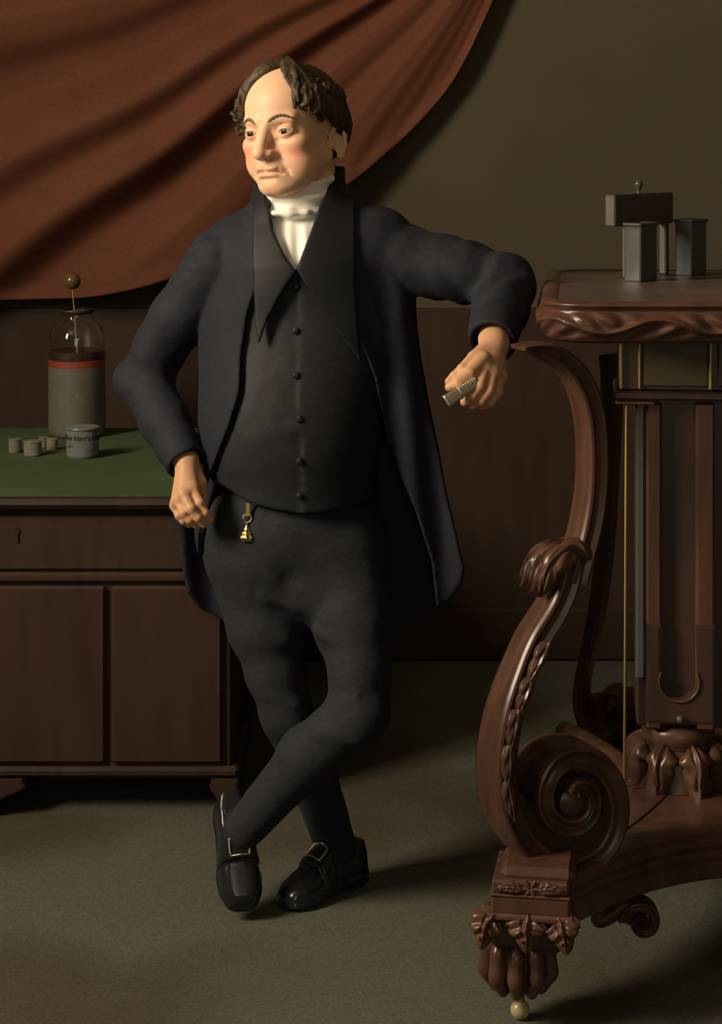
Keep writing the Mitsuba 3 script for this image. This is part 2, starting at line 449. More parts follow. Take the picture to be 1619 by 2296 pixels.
# ------------------------------------------------------------------ the red curtain
def curtain():
    D = 5.96
    E = spline([(1190, -220), (1150, -100), (1103, 5), (1058, 105), (1000, 205), (915, 300), (815, 388), (700, 470), (560, 550), (430, 606), (320, 640), (200, 660), (60, 668), (-140, 672), (-420, 680)], 260)
    G = spline([(1180, -230), (1000, -265), (800, -300), (600, -300), (400, -260), (200, -180), (0, -60), (-200, 90), (-420, 300)], 260)
    nv, ex = 210, 60
    v = np.linspace(0, 1.45, nv)
    run = np.linspace(0, 1, ex + 1)[1:, None]
    E = np.vstack([E, E[-1] + run * [-930, 12]])              # on to the side wall
    G = np.vstack([G, G[-1] + run * [-930, 0] + np.sin(run * np.pi / 2) * [0, 110]])
    u = np.r_[np.linspace(0, 1, 260), 1 + run[:, 0] * .6]
    U, Vv = np.meshgrid(u, v, indexing='ij')
    px = E[:, None, :] * (1 - Vv[..., None]) + G[:, None, :] * Vv[..., None]
    # broad folds fanning out from the hook where the cloth is gathered
    dx, dy = 1195 - px[..., 0], px[..., 1] + 228
    r = np.hypot(dx, dy)
    th = np.degrees(np.arctan2(dy, dx)) + 1.1 * np.sin(r / 260) + .5 * np.sin(r / 95 + 1)
    fold = sum(a * np.exp(-((th - c) / w_) ** 2) for c, w_, a in ((3, 4, .7), (13, 5, .8), (26, 4.2, .95), (33.2, 2.8, .85), (42.5, 4.0, .55), (54, 7.5, .65), (-6, 5, .8), (-16, 5, .7)))
    fold = fold + .018 * np.sin(th * 1.7)
    y = D - .155 * fold * np.clip(r / 950, .05, 1.1) - .012
    y = y - .022 * np.exp(-(Vv / .03) ** 2)                                   # the rolled lower edge
    front = np.stack([(px[..., 0] - 809.5) * D / F_PX, y, EYE - (px[..., 1] - HORIZON) * D / F_PX], -1)
    back = front[:, ::-1] + np.array([0, .014, 0])
    loop = np.concatenate([front, back], 1)
    return grid_mesh(loop, len(u), 2 * nv, close_v=True)


put('curtain', curtain(), 'mat_curtain', 60)
label('curtain', 'russet red curtain swept in diagonal folds behind the man', 'curtain')


# ------------------------------------------------------------------ the desk with the green top
def desk():
    k = 'desk'
    taken.add(k)
    label(k, 'dark wooden desk with a green baize top, at left behind the man', 'desk')
    zt, yf, yb, xl, xr = .752, 4.58, 5.66, -1.42, -.285
    put(k + '__baize_top', box((xl, yf + .015, zt - .012), (xr, yb, zt), .005), 'mat_baize', False)
    label(k + '__baize_top', 'green baize covering')
    edge = Polygon([(0, 0), (.0, .028), (.010, .034), (.022, .030), (.030, .018), (.022, .006), (.012, 0)])
    put(k + '__top_edge', cat(moved(extrude(edge, xr - xl + .02), frame((xl - .01, yf + .018, zt - .034), (0, -1, 0), (0, 0, 1), (1, 0, 0))),
                              moved(extrude(edge, yb - yf), frame((xr - .004, yb, zt - .034), (1, 0, 0), (0, 0, 1), (0, -1, 0)))), 'mat_desk_dark', 30)
    put(k + '__body', box((xl + .02, yf + .03, .105), (xr - .02, yb - .02, zt - .012), .004), 'mat_desk', False)
    fy = yf + .03
    dr_ = put(k + '__drawer', box((xl + .06, fy - .010, .575), (xr - .05, fy + .01, .705), .006), 'mat_desk', False)
    c = P(37, 1196, fy - .012)
    key = cat(moved(lathe([(0.0001, -.003), (.008, -.003), (.008, .002), (.0001, .002)], 20), frame(c + [0, 0, .006], (1, 0, 0), (0, 0, 1), (0, -1, 0))), box(c - [.004, .003, .02], c + [.004, .002, .004]))
    put(dr_ + '__keyhole', key, 'mat_desk_dark', False)
    put(k + '__rail', box((xl + .02, fy - .016, .548), (xr - .02, fy + .01, .572), .006), 'mat_desk', False)
    xm = P(245, 1400, fy)[0]
    for a, b in ((xl + .05, xm - .007), (xm + .007, xr - .04)):
        d = put(k + '__door', box((a, fy - .016, .125), (b, fy + .01, .540), .006), 'mat_desk', False)
    put(k + '__plinth', box((xl, fy - .012, .088), (xr, yb, .116), .009), 'mat_desk_dark', False)
    foot = Polygon(spline([(0, 0), (0.0, .09), (.16, .09), (.185, .082), (.18, .066), (.155, .060), (.125, .045), (.10, .018), (.07, 0), (.0, 0)], 60))
    prof = Polygon([(-.02, 0), (-.02, .088), (.175, .088), (.185, .074), (.165, .062), (.135, .050), (.105, .028), (.085, .0)])
    from shapely import affinity
    for x, s in ((P(-115, 1800, fy)[0], 1), (xr - .01, -1)):
        for y in (fy - .03, yb - .09):
            put(k + '__foot', moved(extrude(prof if s > 0 else affinity.scale(prof, .32, 1, origin=(0, 0)), .05, .004), frame((x, y + .05, 0), (s, 0, 0), (0, 0, 1), (0, -1, 0)) if s > 0 else frame((x, y, 0), (-1, 0, 0), (0, 0, 1), (0, 1, 0))), 'mat_desk', 30)
    return zt


ZD = desk()


# ------------------------------------------------------------------ the carved pedestal table
def resample(loop, n):
    loop = np.vstack([loop, loop[:1]])
    s = np.r_[0, np.cumsum(np.linalg.norm(np.diff(loop, axis=0), axis=1))]
    t = np.linspace(0, s[-1], n, endpoint=False)
    return np.stack([np.interp(t, s, loop[:, k]) for k in range(loop.shape[1])], 1), t, s[-1]


def acanthus(path, width, up, lobes=5, ridge=.25, thick=.006, curl=.25, nu=60, nv=41, taper=True):
    """A carved leaf: lobed, ridged sheet of real thickness along a 3-D path; up: the side its face looks to."""
    path = spline(path, nu)
    tan = np.gradient(path, axis=0)
    tan /= np.linalg.norm(tan, axis=1, keepdims=True)
    side = np.cross(tan, up)
    side /= np.linalg.norm(side, axis=1, keepdims=True)
    nor = np.cross(side, tan)
    u, v = np.linspace(0, 1, nu), np.linspace(-1, 1, nv)
    env = np.sin(np.pi * np.clip(u * .93 + .07, 0, 1)) ** .55 * (1 - .45 * u if taper else 1)
    saw = (u * lobes) % 1.0
    outline = env * (.72 + .28 * np.sin(np.pi * saw) ** .6)
    U, Vv = np.meshgrid(u, v, indexing='ij')
    groove = np.cos(2 * np.pi * (U * lobes - .9 * np.abs(Vv)))
    h = width * (ridge * (.20 * groove + .45 * np.exp(-(Vv / .10) ** 2) - .3 * np.exp(-((np.abs(Vv) - .2) / .09) ** 2)) - curl * Vv ** 2)
    W = width * outline[:, None] * Vv
    top = path[:, None, :] + side[:, None, :] * W[..., None] + nor[:, None, :] * (h + thick)[..., None]
    bot = path[:, None, :] + side[:, None, :] * (W * .97)[..., None] + nor[:, None, :] * (h - thick)[..., None]
    loop = np.concatenate([top, bot[:, ::-1]], 1)
    return grid_mesh(loop, nu, 2 * nv, close_v=True, cap=True)


def band(path2, half, width, origin, ax_u, ax_w, outer_ridges=True, n=26):
    """A scroll: a moulded band swept along a plane curve. path2 (u, z) with half-thickness half, width across along ax_w."""
    p = np.asarray(path2, float)
    tan = np.gradient(p, axis=0)
    tan /= np.linalg.norm(tan, axis=1, keepdims=True)
    nor = np.stack([-tan[:, 1], tan[:, 0]], 1)                # left of the direction of travel
    s = np.linspace(-1, 1, 15)
    # cross-section: outer edge with two grooves, rounded corners, side faces slightly sunk
    sec = [(1 - .10 * math.exp(-((abs(q) - .45) / .13) ** 2) - .25 * abs(q) ** 6, q * .5) for q in s[::-1]]
    for q in np.linspace(1, -1, 11)[1:-1]:
        sec.append((q, -.5 + .085 * math.exp(-(q / .35) ** 2) - .03 * math.exp(-((abs(q) - .6) / .12) ** 2)))
    sec += [(-1 + .2 * abs(q) ** 6, q * .5) for q in s]
    for q in np.linspace(-1, 1, 11)[1:-1]:
        sec.append((q, .5 - .085 * math.exp(-(q / .35) ** 2) + .03 * math.exp(-((abs(q) - .6) / .12) ** 2)))
    sec = np.array(sec)
    ou, ow = np.asarray(ax_u, float), np.asarray(ax_w, float)
    W = np.broadcast_to(width, len(p))
    rings = []
    for q, m, hh, ww in zip(p, nor, np.broadcast_to(half, len(p)), W):
        uz = q + m * (sec[:, :1] * hh)
        rings.append(np.asarray(origin) + uz[:, :1] * ou + np.stack([0 * uz[:, 1], 0 * uz[:, 1], uz[:, 1]], 1) + (sec[:, 1:] * ww) * ow)
    return grid_mesh(np.array(rings), len(p), len(sec), close_v=True, cap=True)


def table():
    k = 'pedestal_table'
    taken.add(k)
    label(k, 'heavy carved mahogany pedestal table with scroll bracket and paw foot, at right', 'table')
    zt, zb = 1.290, 1.216
    plan = np.array(Polygon([(.326, 3.575), (1.52, 3.56), (1.52, 4.47), (.425, 4.47)]).buffer(-.10).buffer(.10, quad_segs=24).exterior.coords)[:-1]
    plan = plan if Polygon(plan).exterior.is_ccw else plan[::-1]
    put(k + '__table_top', moved(extrude(Polygon(plan).buffer(-.012), .022, .004), frame((0, 0, zt - .022), (1, 0, 0), (0, 1, 0), (0, 0, 1))), 'mat_table_top', 30)
    # carved apron: a cushion profile whose face is worked with flowing waves of leaves
    loop, s, L = resample(plan, 1300)
    tan = np.roll(loop, -1, 0) - np.roll(loop, 1, 0)
    tan /= np.linalg.norm(tan, axis=1, keepdims=True)
    out = np.stack([tan[:, 1], -tan[:, 0]], 1)
    prof = spline([(-.05, .0), (-.022, .0), (-.012, .004), (-.006, .012), (.002, .030), (.002, .046), (-.006, .058), (-.004, .064), (.001, .070), (-.004, .075), (-.03, .075)], 52)
    zn = np.clip((prof[:, 1] - .008) / .050, 0, 1)
    win = np.sin(np.pi * zn) ** .8
    S, ZN = np.meshgrid(s, zn, indexing='ij')
    lam = .20
    ph = 2 * np.pi * S / lam
    wave = .5 + .28 * np.sin(ph)                                                     # the running stem
    stem = np.exp(-((ZN - wave) / .10) ** 2)
    sw = np.clip((ZN - wave) / .30 + .5, 0, 1)
    sw = sw * sw * (3 - 2 * sw)
    vein = (lambda hi, lo: hi * sw + lo * (1 - sw))( np.cos(2 * np.pi * (S / lam * 4.0 + 1.1 * ZN)), np.cos(2 * np.pi * (S / lam * 3.0 - 1.3 * ZN + .4)))
    disp = (.010 * stem + .006 * vein * (1 - np.exp(-((ZN - wave) / .24) ** 2))) * win[None]
    ring = np.concatenate([loop[:, None, :] + out[:, None, :] * (prof[None, :, :1] + disp[..., None]), np.broadcast_to((zb + prof[:, 1])[None, :, None], disp.shape + (1,))], -1)
    m = grid_mesh(ring, 1300, 52, close_u=True)
    put(k + '__carved_apron', m, 'mat_mahogany', 50)
    put(k + '__subtop', moved(extrude(Polygon(plan).buffer(-.03), .04), frame((0, 0, zb + .004), (1, 0, 0), (0, 1, 0), (0, 0, 1))), 'mat_mahogany_dark', False)

    # ---- pedestal: frieze block, pilasters, gilt lines, torus and carved foot
    cx, cy = .648, 4.05
    A = math.radians(6)
    fr = frame((cx, cy, 0), (math.cos(A), -math.sin(A), 0), (math.sin(A), math.cos(A), 0), (0, 0, 1))
    R = lambda m: moved(m, fr)
    zf = EYE - (893 - HORIZON) * 3.95 / F_PX                              # underside of the frieze block
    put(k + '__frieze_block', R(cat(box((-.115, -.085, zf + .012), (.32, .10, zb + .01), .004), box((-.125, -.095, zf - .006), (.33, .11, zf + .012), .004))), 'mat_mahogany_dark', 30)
    put(k + '__frieze_panel', R(box((-.070, -.092, zf + .022), (.062, -.083, zb - .006), .003)), 'mat_panel', False)
    label(k + '__frieze_panel', 'olive painted panel')
    put(k + '__frieze_panel', R(box((.080, -.092, zf + .022), (.25, -.083, zb - .012), .003)), 'mat_mahogany_dark', False)
    for xx, w_ in ((-.113, .0038), (-.0755, .0028), (.066, .0034)):
        put(k + '__gilt_line', R(box((xx - w_ / 1, -.096, zf + .016), (xx + w_ / 1, -.084, zb + .004), .002)), 'mat_brass', False)
    zl = .392                                                               # top of the carved foot
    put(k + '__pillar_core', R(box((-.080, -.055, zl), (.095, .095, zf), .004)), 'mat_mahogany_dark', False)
    put(k + '__pilaster', R(box((-.062, -.078, zl), (-.030, -.05, zf - .012), .005)), 'mat_mahogany', False)
    put(k + '__pilaster', R(box((.038, -.078, zl), (.076, -.05, zf - .012), .005)), 'mat_mahogany', False)
    put(k + '__inlay_strip', R(box((-.083, -.074, zl + .10), (-.064, -.05, zf - .006), .004)), 'mat_grey_inlay', False)
    label(k + '__inlay_strip', 'grey upright strip')
    put(k + '__gilt_rod', R(cat(tube([(-.106, -.078, .268), (-.104, -.078, .6), (-.102, -.078, zf - .005)], .0035, 10))), 'mat_brass', 40)
    label(k + '__gilt_rod', 'thin gilt upright rod')
    put(k + '__collar_strip', R(box((-.125, -.102, zf - .014), (-.045, -.086, zf - .007), .003)), 'mat_brass', False)
    # round-ended apron at the pillar's foot (the niche between the pilasters)
    niche = Polygon([(-.062, 0), (.076, 0), (.076, .20), (.038, .20)] + [(.004 + .036 * math.cos(t), .085 + .036 * math.sin(t)) for t in np.linspace(0, -math.pi, 20)] + [(-.032, .20), (-.062, .20)])
    put(k + '__niche', R(moved(extrude(niche, .035, .005), frame((0, -.048, zl + .015), (1, 0, 0), (0, 0, 1), (0, -1, 0)))), 'mat_mahogany_dark', 40)
    put(k + '__niche_bead', R(tube([(.004 + .040 * math.cos(t), -.085, zl + .10 + .040 * math.sin(t)) for t in np.linspace(.5, -math.pi - .5, 30)], .003, 8)), 'mat_mahogany', 60)
    b = trimesh.creation.icosphere(3, .008)
    b.apply_translation((.006, -.090, zl + .026))
    put(k + '__stud', R(b), 'mat_grey_inlay', True)
    tor = lathe([(.05, -.024), (.082, -.024), (.094, -.020), (.102, -.010), (.104, 0), (.102, .010), (.094, .019), (.082, .023), (.05, .023)], 72)
    tor.apply_scale((.72, .74, 1))
    put(k + '__torus', R(moved(tor, frame((.006, .0, zl - .022), (1, 0, 0), (0, 1, 0), (0, 0, 1)))), 'mat_mahogany', 50)
    bell = lathe([(.05, .001), (.086, .001), (.090, .006), (.084, .012), (.080, .016), (.084, .022), (.086, .028), (.06, .028)], 72)
    bell.apply_scale((.86, .86, 1))
    put(k + '__fillet', R(moved(bell, frame((.006, .0, zl - .066), (1, 0, 0), (0, 1, 0), (0, 0, 1)))), 'mat_mahogany', 50)
    core = lathe([(.03, 0), (.090, 0), (.088, .012), (.078, .05), (.070, .085), (.03, .085)], 64)
    put(k + '__carved_foot', R(moved(core, frame((.006, .0, .265), (1, 0, 0), (0, 1, 0), (0, 0, 1)))), 'mat_mahogany_dark', 50)
    for i in range(8):
        a = math.radians(-90 + 45 * i + 20)
        rad = np.array([math.cos(a), math.sin(a), 0])
        c0 = np.array([.006, 0, .265])
        pp = [c0 + rad * .066 + [0, 0, .082], c0 + rad * .084 + [0, 0, .084], c0 + rad * .103 + [0, 0, .068], c0 + rad * .106 + [0, 0, .040], c0 + rad * .104 + [0, 0, .016], c0 + rad * .116 + [0, 0, .006]]
        lf = acanthus(pp, .043, rad + [0, 0, .2], 2, .22, .006, .42, 40, 31)
        put(k + '__foot_leaf', R(lf), 'mat_mahogany', 50)

    # ---- base: concave-sided platform with a corner block, moulded edge
    bx0, bx1, by0, by1 = .295, 1.22, 3.50, 4.66
    pts = []
    for p0, p1, q in (((bx0 + .075, by0 - .008), (bx1 - .075, by0), (0, .24)), ((bx1, by0 + .075), (bx1, by1 - .075), (-.22, 0)), ((bx1 - .075, by1), (bx0 + .40, by1), (0, -.14)), ((bx0 + .28, by1 - .075), (bx0 - .055, by0 + .075), (.16, .03))):
        for t in np.linspace(0, 1, 40):
            pts.append(np.array(p0) * (1 - t) + np.array(p1) * t + np.array(q) * (1 - (2 * t - 1) ** 2))
    zb0, zb1 = .185, .267
    base = Polygon(pts)
    lp, _, _ = resample(np.array(pts), 480)
    steps = [(-.10, 0), (-.004, 0), (.0, .004), (.0, .030), (-.006, .036), (-.012, .038), (-.014, .050), (-.008, .062), (-.010, .072), (-.02, .080), (-.035, .082), (-.10, .082)]
    steps = np.array(steps)
    tn = np.roll(lp, -1, 0) - np.roll(lp, 1, 0)
    tn /= np.linalg.norm(tn, axis=1, keepdims=True)
    on = np.stack([tn[:, 1], -tn[:, 0]], 1)
    rg = np.concatenate([lp[:, None, :] + on[:, None, :] * steps[None, :, :1], np.broadcast_to((zb0 + steps[:, 1])[None, :, None], (480, len(steps), 1))], -1)
    put(k + '__base', cat(grid_mesh(rg, 480, len(steps), close_u=True), moved(extrude(base.buffer(-.02), .076), frame((0, 0, zb0 + .003), (1, 0, 0), (0, 1, 0), (0, 0, 1)))), 'mat_mahogany', 30)

    # ---- corner block, leaf bracket, paw foot and caster, at the near corner; plain repeats at the two others in view of the floor
    def corner(x, y, yaw, main):
        f2 = frame((x, y, 0), (math.cos(yaw), math.sin(yaw), 0), (-math.sin(yaw), math.cos(yaw), 0), (0, 0, 1))
        Q = lambda m: moved(m, f2)
        blk = put(k + '__corner_block', Q(cat(box((-.070, -.075, .220), (.070, .08, .252), .004), box((-.078, -.083, .210), (.078, .085, .223), .004),
                                              box((-.072, -.077, .250), (.072, .08, .257), .003), box((-.068, -.073, .255), (.068, .08, .279), .004))), 'mat_mahogany', 30)
        if main:
            put(blk + '__cushion', Q(box((-.056, -.056, .268), (.078, .078, .296), .012)), 'mat_mahogany', 30)
            # carved frieze of the block: a rosette between two leaves
            ros = cat(*[moved(trimesh.creation.icosphere(2, 1.0), T_scale((.0035, .003, .010), (.010 * math.cos(a), -.074, .267 + .009 * math.sin(a)), a)) for a in np.arange(6) * math.pi / 3])
            put(blk + '__rosette', Q(ros), 'mat_mahogany', True)
            for sg in (-1, 1):
                put(blk + '__leaf', Q(acanthus([(sg * .016, -.075, .266), (sg * .036, -.077, .270), (sg * .060, -.075, .264)], .013, (0, -1, .1), 4, .3, .003, .1, 30, 17)), 'mat_mahogany', 50)
        # leaf bracket under the block
        for sx, wd in ((-.062, .040), (0.004, .048), (.062, .040)):
            put(k + '__bracket_leaf', Q(acanthus([(sx * .8 - .008, -.058, .212), (sx - .008, -.078, .211), (sx * 1.1 - .010, -.090, .200), (sx * 1.15 - .010, -.091, .186), (sx * 1.2 - .010, -.100, .174)], wd, (0, -1, .35), 4, .32, .006, .22, 44, 27)), 'mat_mahogany', 50)
        put(k + '__bracket', Q(cat(box((-.072, -.066, .150), (.060, .075, .213), .012))), 'mat_mahogany_dark', 30)

        def paw(p):
            d = ell(p, (0, -.005, .112), (.060, .060, .064))
            d = smin(d, capsule(p, (0, .0, .095), (0, .01, .19), .050, .046), .02)
            for t in np.linspace(-72, 72, 5):
                a = math.radians(t - 90)
                r = np.array([math.cos(a), math.sin(a), 0])
                rib = chain(p, [r * .040 + [0, 0, .185], r * .054 + [0, 0, .155], r * .070 + [0, 0, .124], r * .074 + [0, 0, .092], r * .054 + [0, 0, .064]], [.011, .014, .018, .019, .015], .006)
                d = smin(d, rib, .004)
            return np.maximum(d, .030 - p[:, 2])
        put(k + '__paw_foot', Q(moved(relax(sdf_mesh(paw, (-.11, -.11, .015), (.11, .10, .23), .0035), 2), frame((-.026, .010, .002), (.80, 0, 0), (0, .92, 0), (0, 0, 1.06)))), 'mat_mahogany', True)
        put(k + '__caster_stem', Q(tube([(-.024, .008, .030), (-.024, .008, .075)], .008, 12)), 'mat_brass', 60)
        cst = trimesh.creation.icosphere(3, .0175)
        cst.apply_translation((-.024, .008, .0175))
        cs = put(k + '__caster', Q(cst), 'mat_caster', True)
        if main:
            label(cs, 'pale yellow ball caster')
    corner(bx0 + .015, by0 + .035, math.radians(-9), True)
    corner(bx0 + .33, by1 - .06, math.radians(-150), False)
    corner(bx1 - .02, by0 + .05, math.radians(45), False)
    corner(bx1 - .02, by1 - .05, math.radians(135), False)
    # small scrolled drop under the concave side
    sp = [(t, .018 * (1 - t / 9.5)) for t in np.linspace(0, 9.0, 60)]
    dp = np.array([(.010 - .034 * math.cos(t) * (1 - t / 11), .034 * math.sin(t) * (1 - t / 11)) for t, _ in sp])
    o = P(1425, 2060, 3.70)
    put(k + '__scroll_drop', cat(band(dp, np.linspace(.012, .005, 60), .05, o, (1, 0, 0), (0, -1, 0)),
                                 tube(spline([o + [-.014, 0, .030], o + [-.04, 0, .012], o + [-.068, .0, -.004], o + [-.05, 0, .05]], 30), np.linspace(.018, .010, 30), 10)), 'mat_mahogany', 50)

    # ---- the big S-scroll bracket
    yaw = math.radians(24)
    au, aw = np.array([math.cos(yaw), math.sin(yaw), 0]), np.array([math.sin(yaw), -math.cos(yaw), 0])
    o = P(1187, 2000, 3.595)
    o[2] = 0
    org = o - au * 0

    def uz(px, py, off=.050):
        """Where the near face's plane is seen at (px, py), in the scroll's own plane."""
        q0 = org + aw * off
        ray = P(px, py, 1.0) - np.array([0, 0, EYE])
        t = ((q0 - np.array([0, 0, EYE])) @ aw) / (ray @ aw)
        w_ = np.array([0, 0, EYE]) + ray * t - q0
        return (w_ @ au, w_[2])
    up = [uz(*q, .031) for q in [(1180, 783), (1218, 785), (1262, 801), (1304, 840), (1330, 895), (1343, 962), (1346, 1040), (1342, 1120), (1328, 1200), (1312, 1260), (1300, 1310)]]
    up = spline(up, 90)
    put(k + '__scroll_bracket', band(up[::-1], np.interp(np.linspace(0, 1, 90), [0, .70, .88, 1], [.022, .021, .016, .004]), np.interp(np.linspace(0, 1, 90), [0, 1], [.066, .060]), org, au, aw), 'mat_mahogany', 50)
    low = [(1300, 1270), (1288, 1330), (1262, 1385), (1225, 1445), (1194, 1515), (1166, 1590), (1148, 1670), (1142, 1750), (1154, 1830), (1186, 1892), (1234, 1936), (1296, 1947), (1350, 1920), (1384, 1862), (1388, 1790),
           (1358, 1728), (1305, 1702), (1255, 1716), (1226, 1762), (1226, 1815), (1258, 1852), (1302, 1850), (1328, 1815), (1324, 1778), (1298, 1762), (1280, 1778)]
    low = spline([uz(*q) for q in low], 260)
    t = np.linspace(0, 1, 260)
    half = np.interp(t, [0, .12, .30, .45, .55, .68, .8, 1.0], [.022, .024, .023, .022, .025, .025, .021, .014])
    sc = put(k + '__scroll_bracket', band(low[::-1], half[::-1], np.interp(t, [0, .15, .35, .7, .85, 1], [.062, .070, .100, .105, .112, .122])[::-1], org, au, aw), 'mat_mahogany', 50)
    # solid cheek that fills the lower bowl of the scroll, behind the volute
    cheek = Polygon([uz(*q) for q in [(1165, 1880), (1150, 1800), (1160, 1760), (1230, 1850), (1290, 1880), (1350, 1850), (1395, 1780), (1388, 1850), (1350, 1915), (1300, 1945), (1235, 1934), (1190, 1895)]]).buffer(0)
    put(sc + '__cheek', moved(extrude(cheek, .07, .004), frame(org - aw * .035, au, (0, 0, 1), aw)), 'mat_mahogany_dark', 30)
    eye = moved(lathe([(.0001, .0), (.018, -.003), (.027, -.010), (.027, -.11), (.0001, -.11)], 40), frame(np.array([0, 0, 0.]), au, (0, 0, 1), aw))
    eu, ez = uz(1285, 1800)
    eye.apply_translation(org + au * eu + [0, 0, ez] + aw * .058)
    put(sc + '__volute_eye', eye, 'mat_mahogany', 40)
    # leaf over the knee of the scroll
    kn = lambda a, b, w_: org + au * uz(a, b)[0] + [0, 0, uz(a, b)[1]] + aw * w_
    for w_, wd in ((.008, .044), (.038, .034), (-.022, .030)):
        pts = [kn(1322, 1262, w_), kn(1300, 1236, w_), kn(1270, 1240, w_ * 1.1), kn(1240, 1266, w_ * 1.2), kn(1222, 1306, w_ * 1.25), kn(1212, 1340, w_ * 1.25)]
        put(sc + '__acanthus', acanthus(pts, wd, -au + [0, 0, .8] + aw * (.9 if w_ > .03 else .1), 3, .26, .006, .34, 60, 35), 'mat_mahogany', 50)
    # husks down the near face and the outer edge of the lower scroll
    for i, (a, b, c, d) in enumerate([ (1228, 1440, 1185, 1525), (1190, 1520, 1160, 1600), (1160, 1590, 1142, 1680), (1142, 1670, 1136, 1760), (1136, 1750, 1150, 1840)]):
        p0, p1 = kn(a, b, .050), kn(c, d, .050)
        put(sc + '__husk', acanthus([p0, (p0 + p1) / 2 + aw * .005, p1 + aw * .001], .018, aw, 2, .26, .004, .30, 34, 21), 'mat_mahogany', 50)
    # ---- the far scroll bracket, seen dimly behind
    yw = math.radians(150)
    bu, bw = np.array([math.cos(math.radians(-20)), math.sin(math.radians(-20)), 0]), np.array([-math.sin(math.radians(20)), -math.cos(math.radians(20)), 0])
    o2 = P(1340, 1650, 4.46)
    o2[2] = 0

    def uz2(px, py):
        ray = P(px, py, 1.0) - np.array([0, 0, EYE])
        t_ = ((o2 - np.array([0, 0, EYE])) @ bw) / (ray @ bw)
        w_ = np.array([0, 0, EYE]) + ray * t_ - o2
        return (w_ @ bu, w_[2])
    far = spline([uz2(*q) for q in [(1368, 790), (1372, 900), (1366, 1050), (1358, 1200), (1345, 1330), (1325, 1440), (1308, 1520), (1306, 1580), (1325, 1625), (1365, 1645), (1400, 1622), (1405, 1578), (1382, 1550), (1355, 1560), (1350, 1588), (1368, 1600)]], 180)
    put(k + '__scroll_bracket', band(far[::-1], np.linspace(.008, .020, 180), .09, o2, bu, bw), 'mat_mahogany', 50)
    # moulded brace between far scroll and base
    br = spline([P(1262, 1640, 4.30), P(1310, 1668, 4.25), P(1360, 1705, 4.2), P(1400, 1745, 4.13), P(1420, 1800, 4.08)], 40)
    put(k + '__brace', tube(br, np.linspace(.022, .045, 40), 16), 'mat_mahogany', 60)
    put(k + '__brace_block', box(P(1270, 1690, 4.5) - [.0, 0, .16], P(1420, 1650, 4.6), .01), 'mat_mahogany_dark', False)
    return zt


def T_scale(s, t, a=0.0):
    M = np.diag([s[0], s[1], s[2], 1.0])
    c, q = math.cos(a - math.pi / 2), math.sin(a - math.pi / 2)
    Rm = np.array([[c, 0, -q, 0], [0, 1, 0, 0], [q, 0, c, 0], [0, 0, 0, 1]])
    M = Rm @ M
    M[:3, 3] = t
    return M


ZT = table()

# ------------------------------------------------------------------ the man
DM = 4.12                                                     # depth of his middle
KM = DM / F_PX
taken.add('person')
label('person', 'man in black coat and white cravat, legs crossed, elbow on the carved table', 'person')
HS, YAW = 1.15, math.radians(32)
HC = np.array([-.1415, 4.145, 1.6064])
ROLL = math.radians(4.5)                                        # crown towards the picture's left
RL = np.array([[math.cos(ROLL), 0, -math.sin(ROLL)], [0, 1, 0], [math.sin(ROLL), 0, math.cos(ROLL)]])
HX, HY, HZ = (RL @ np.array(a) for a in ((math.cos(YAW), -math.sin(YAW), 0), (math.sin(YAW), math.cos(YAW), 0), (0, 0, 1.0)))
HEADF = frame(HC, HX * HS, HY * HS, HZ * HS)


def to_head(p):
    q = p - HC
    return np.stack([q @ HX, q @ HY, q @ HZ], 1) / HS


EYE_L = [np.array([-.0365, -.0763, .0005]), np.array([.0370, -.0763, .0])]
EYE_R = .0142


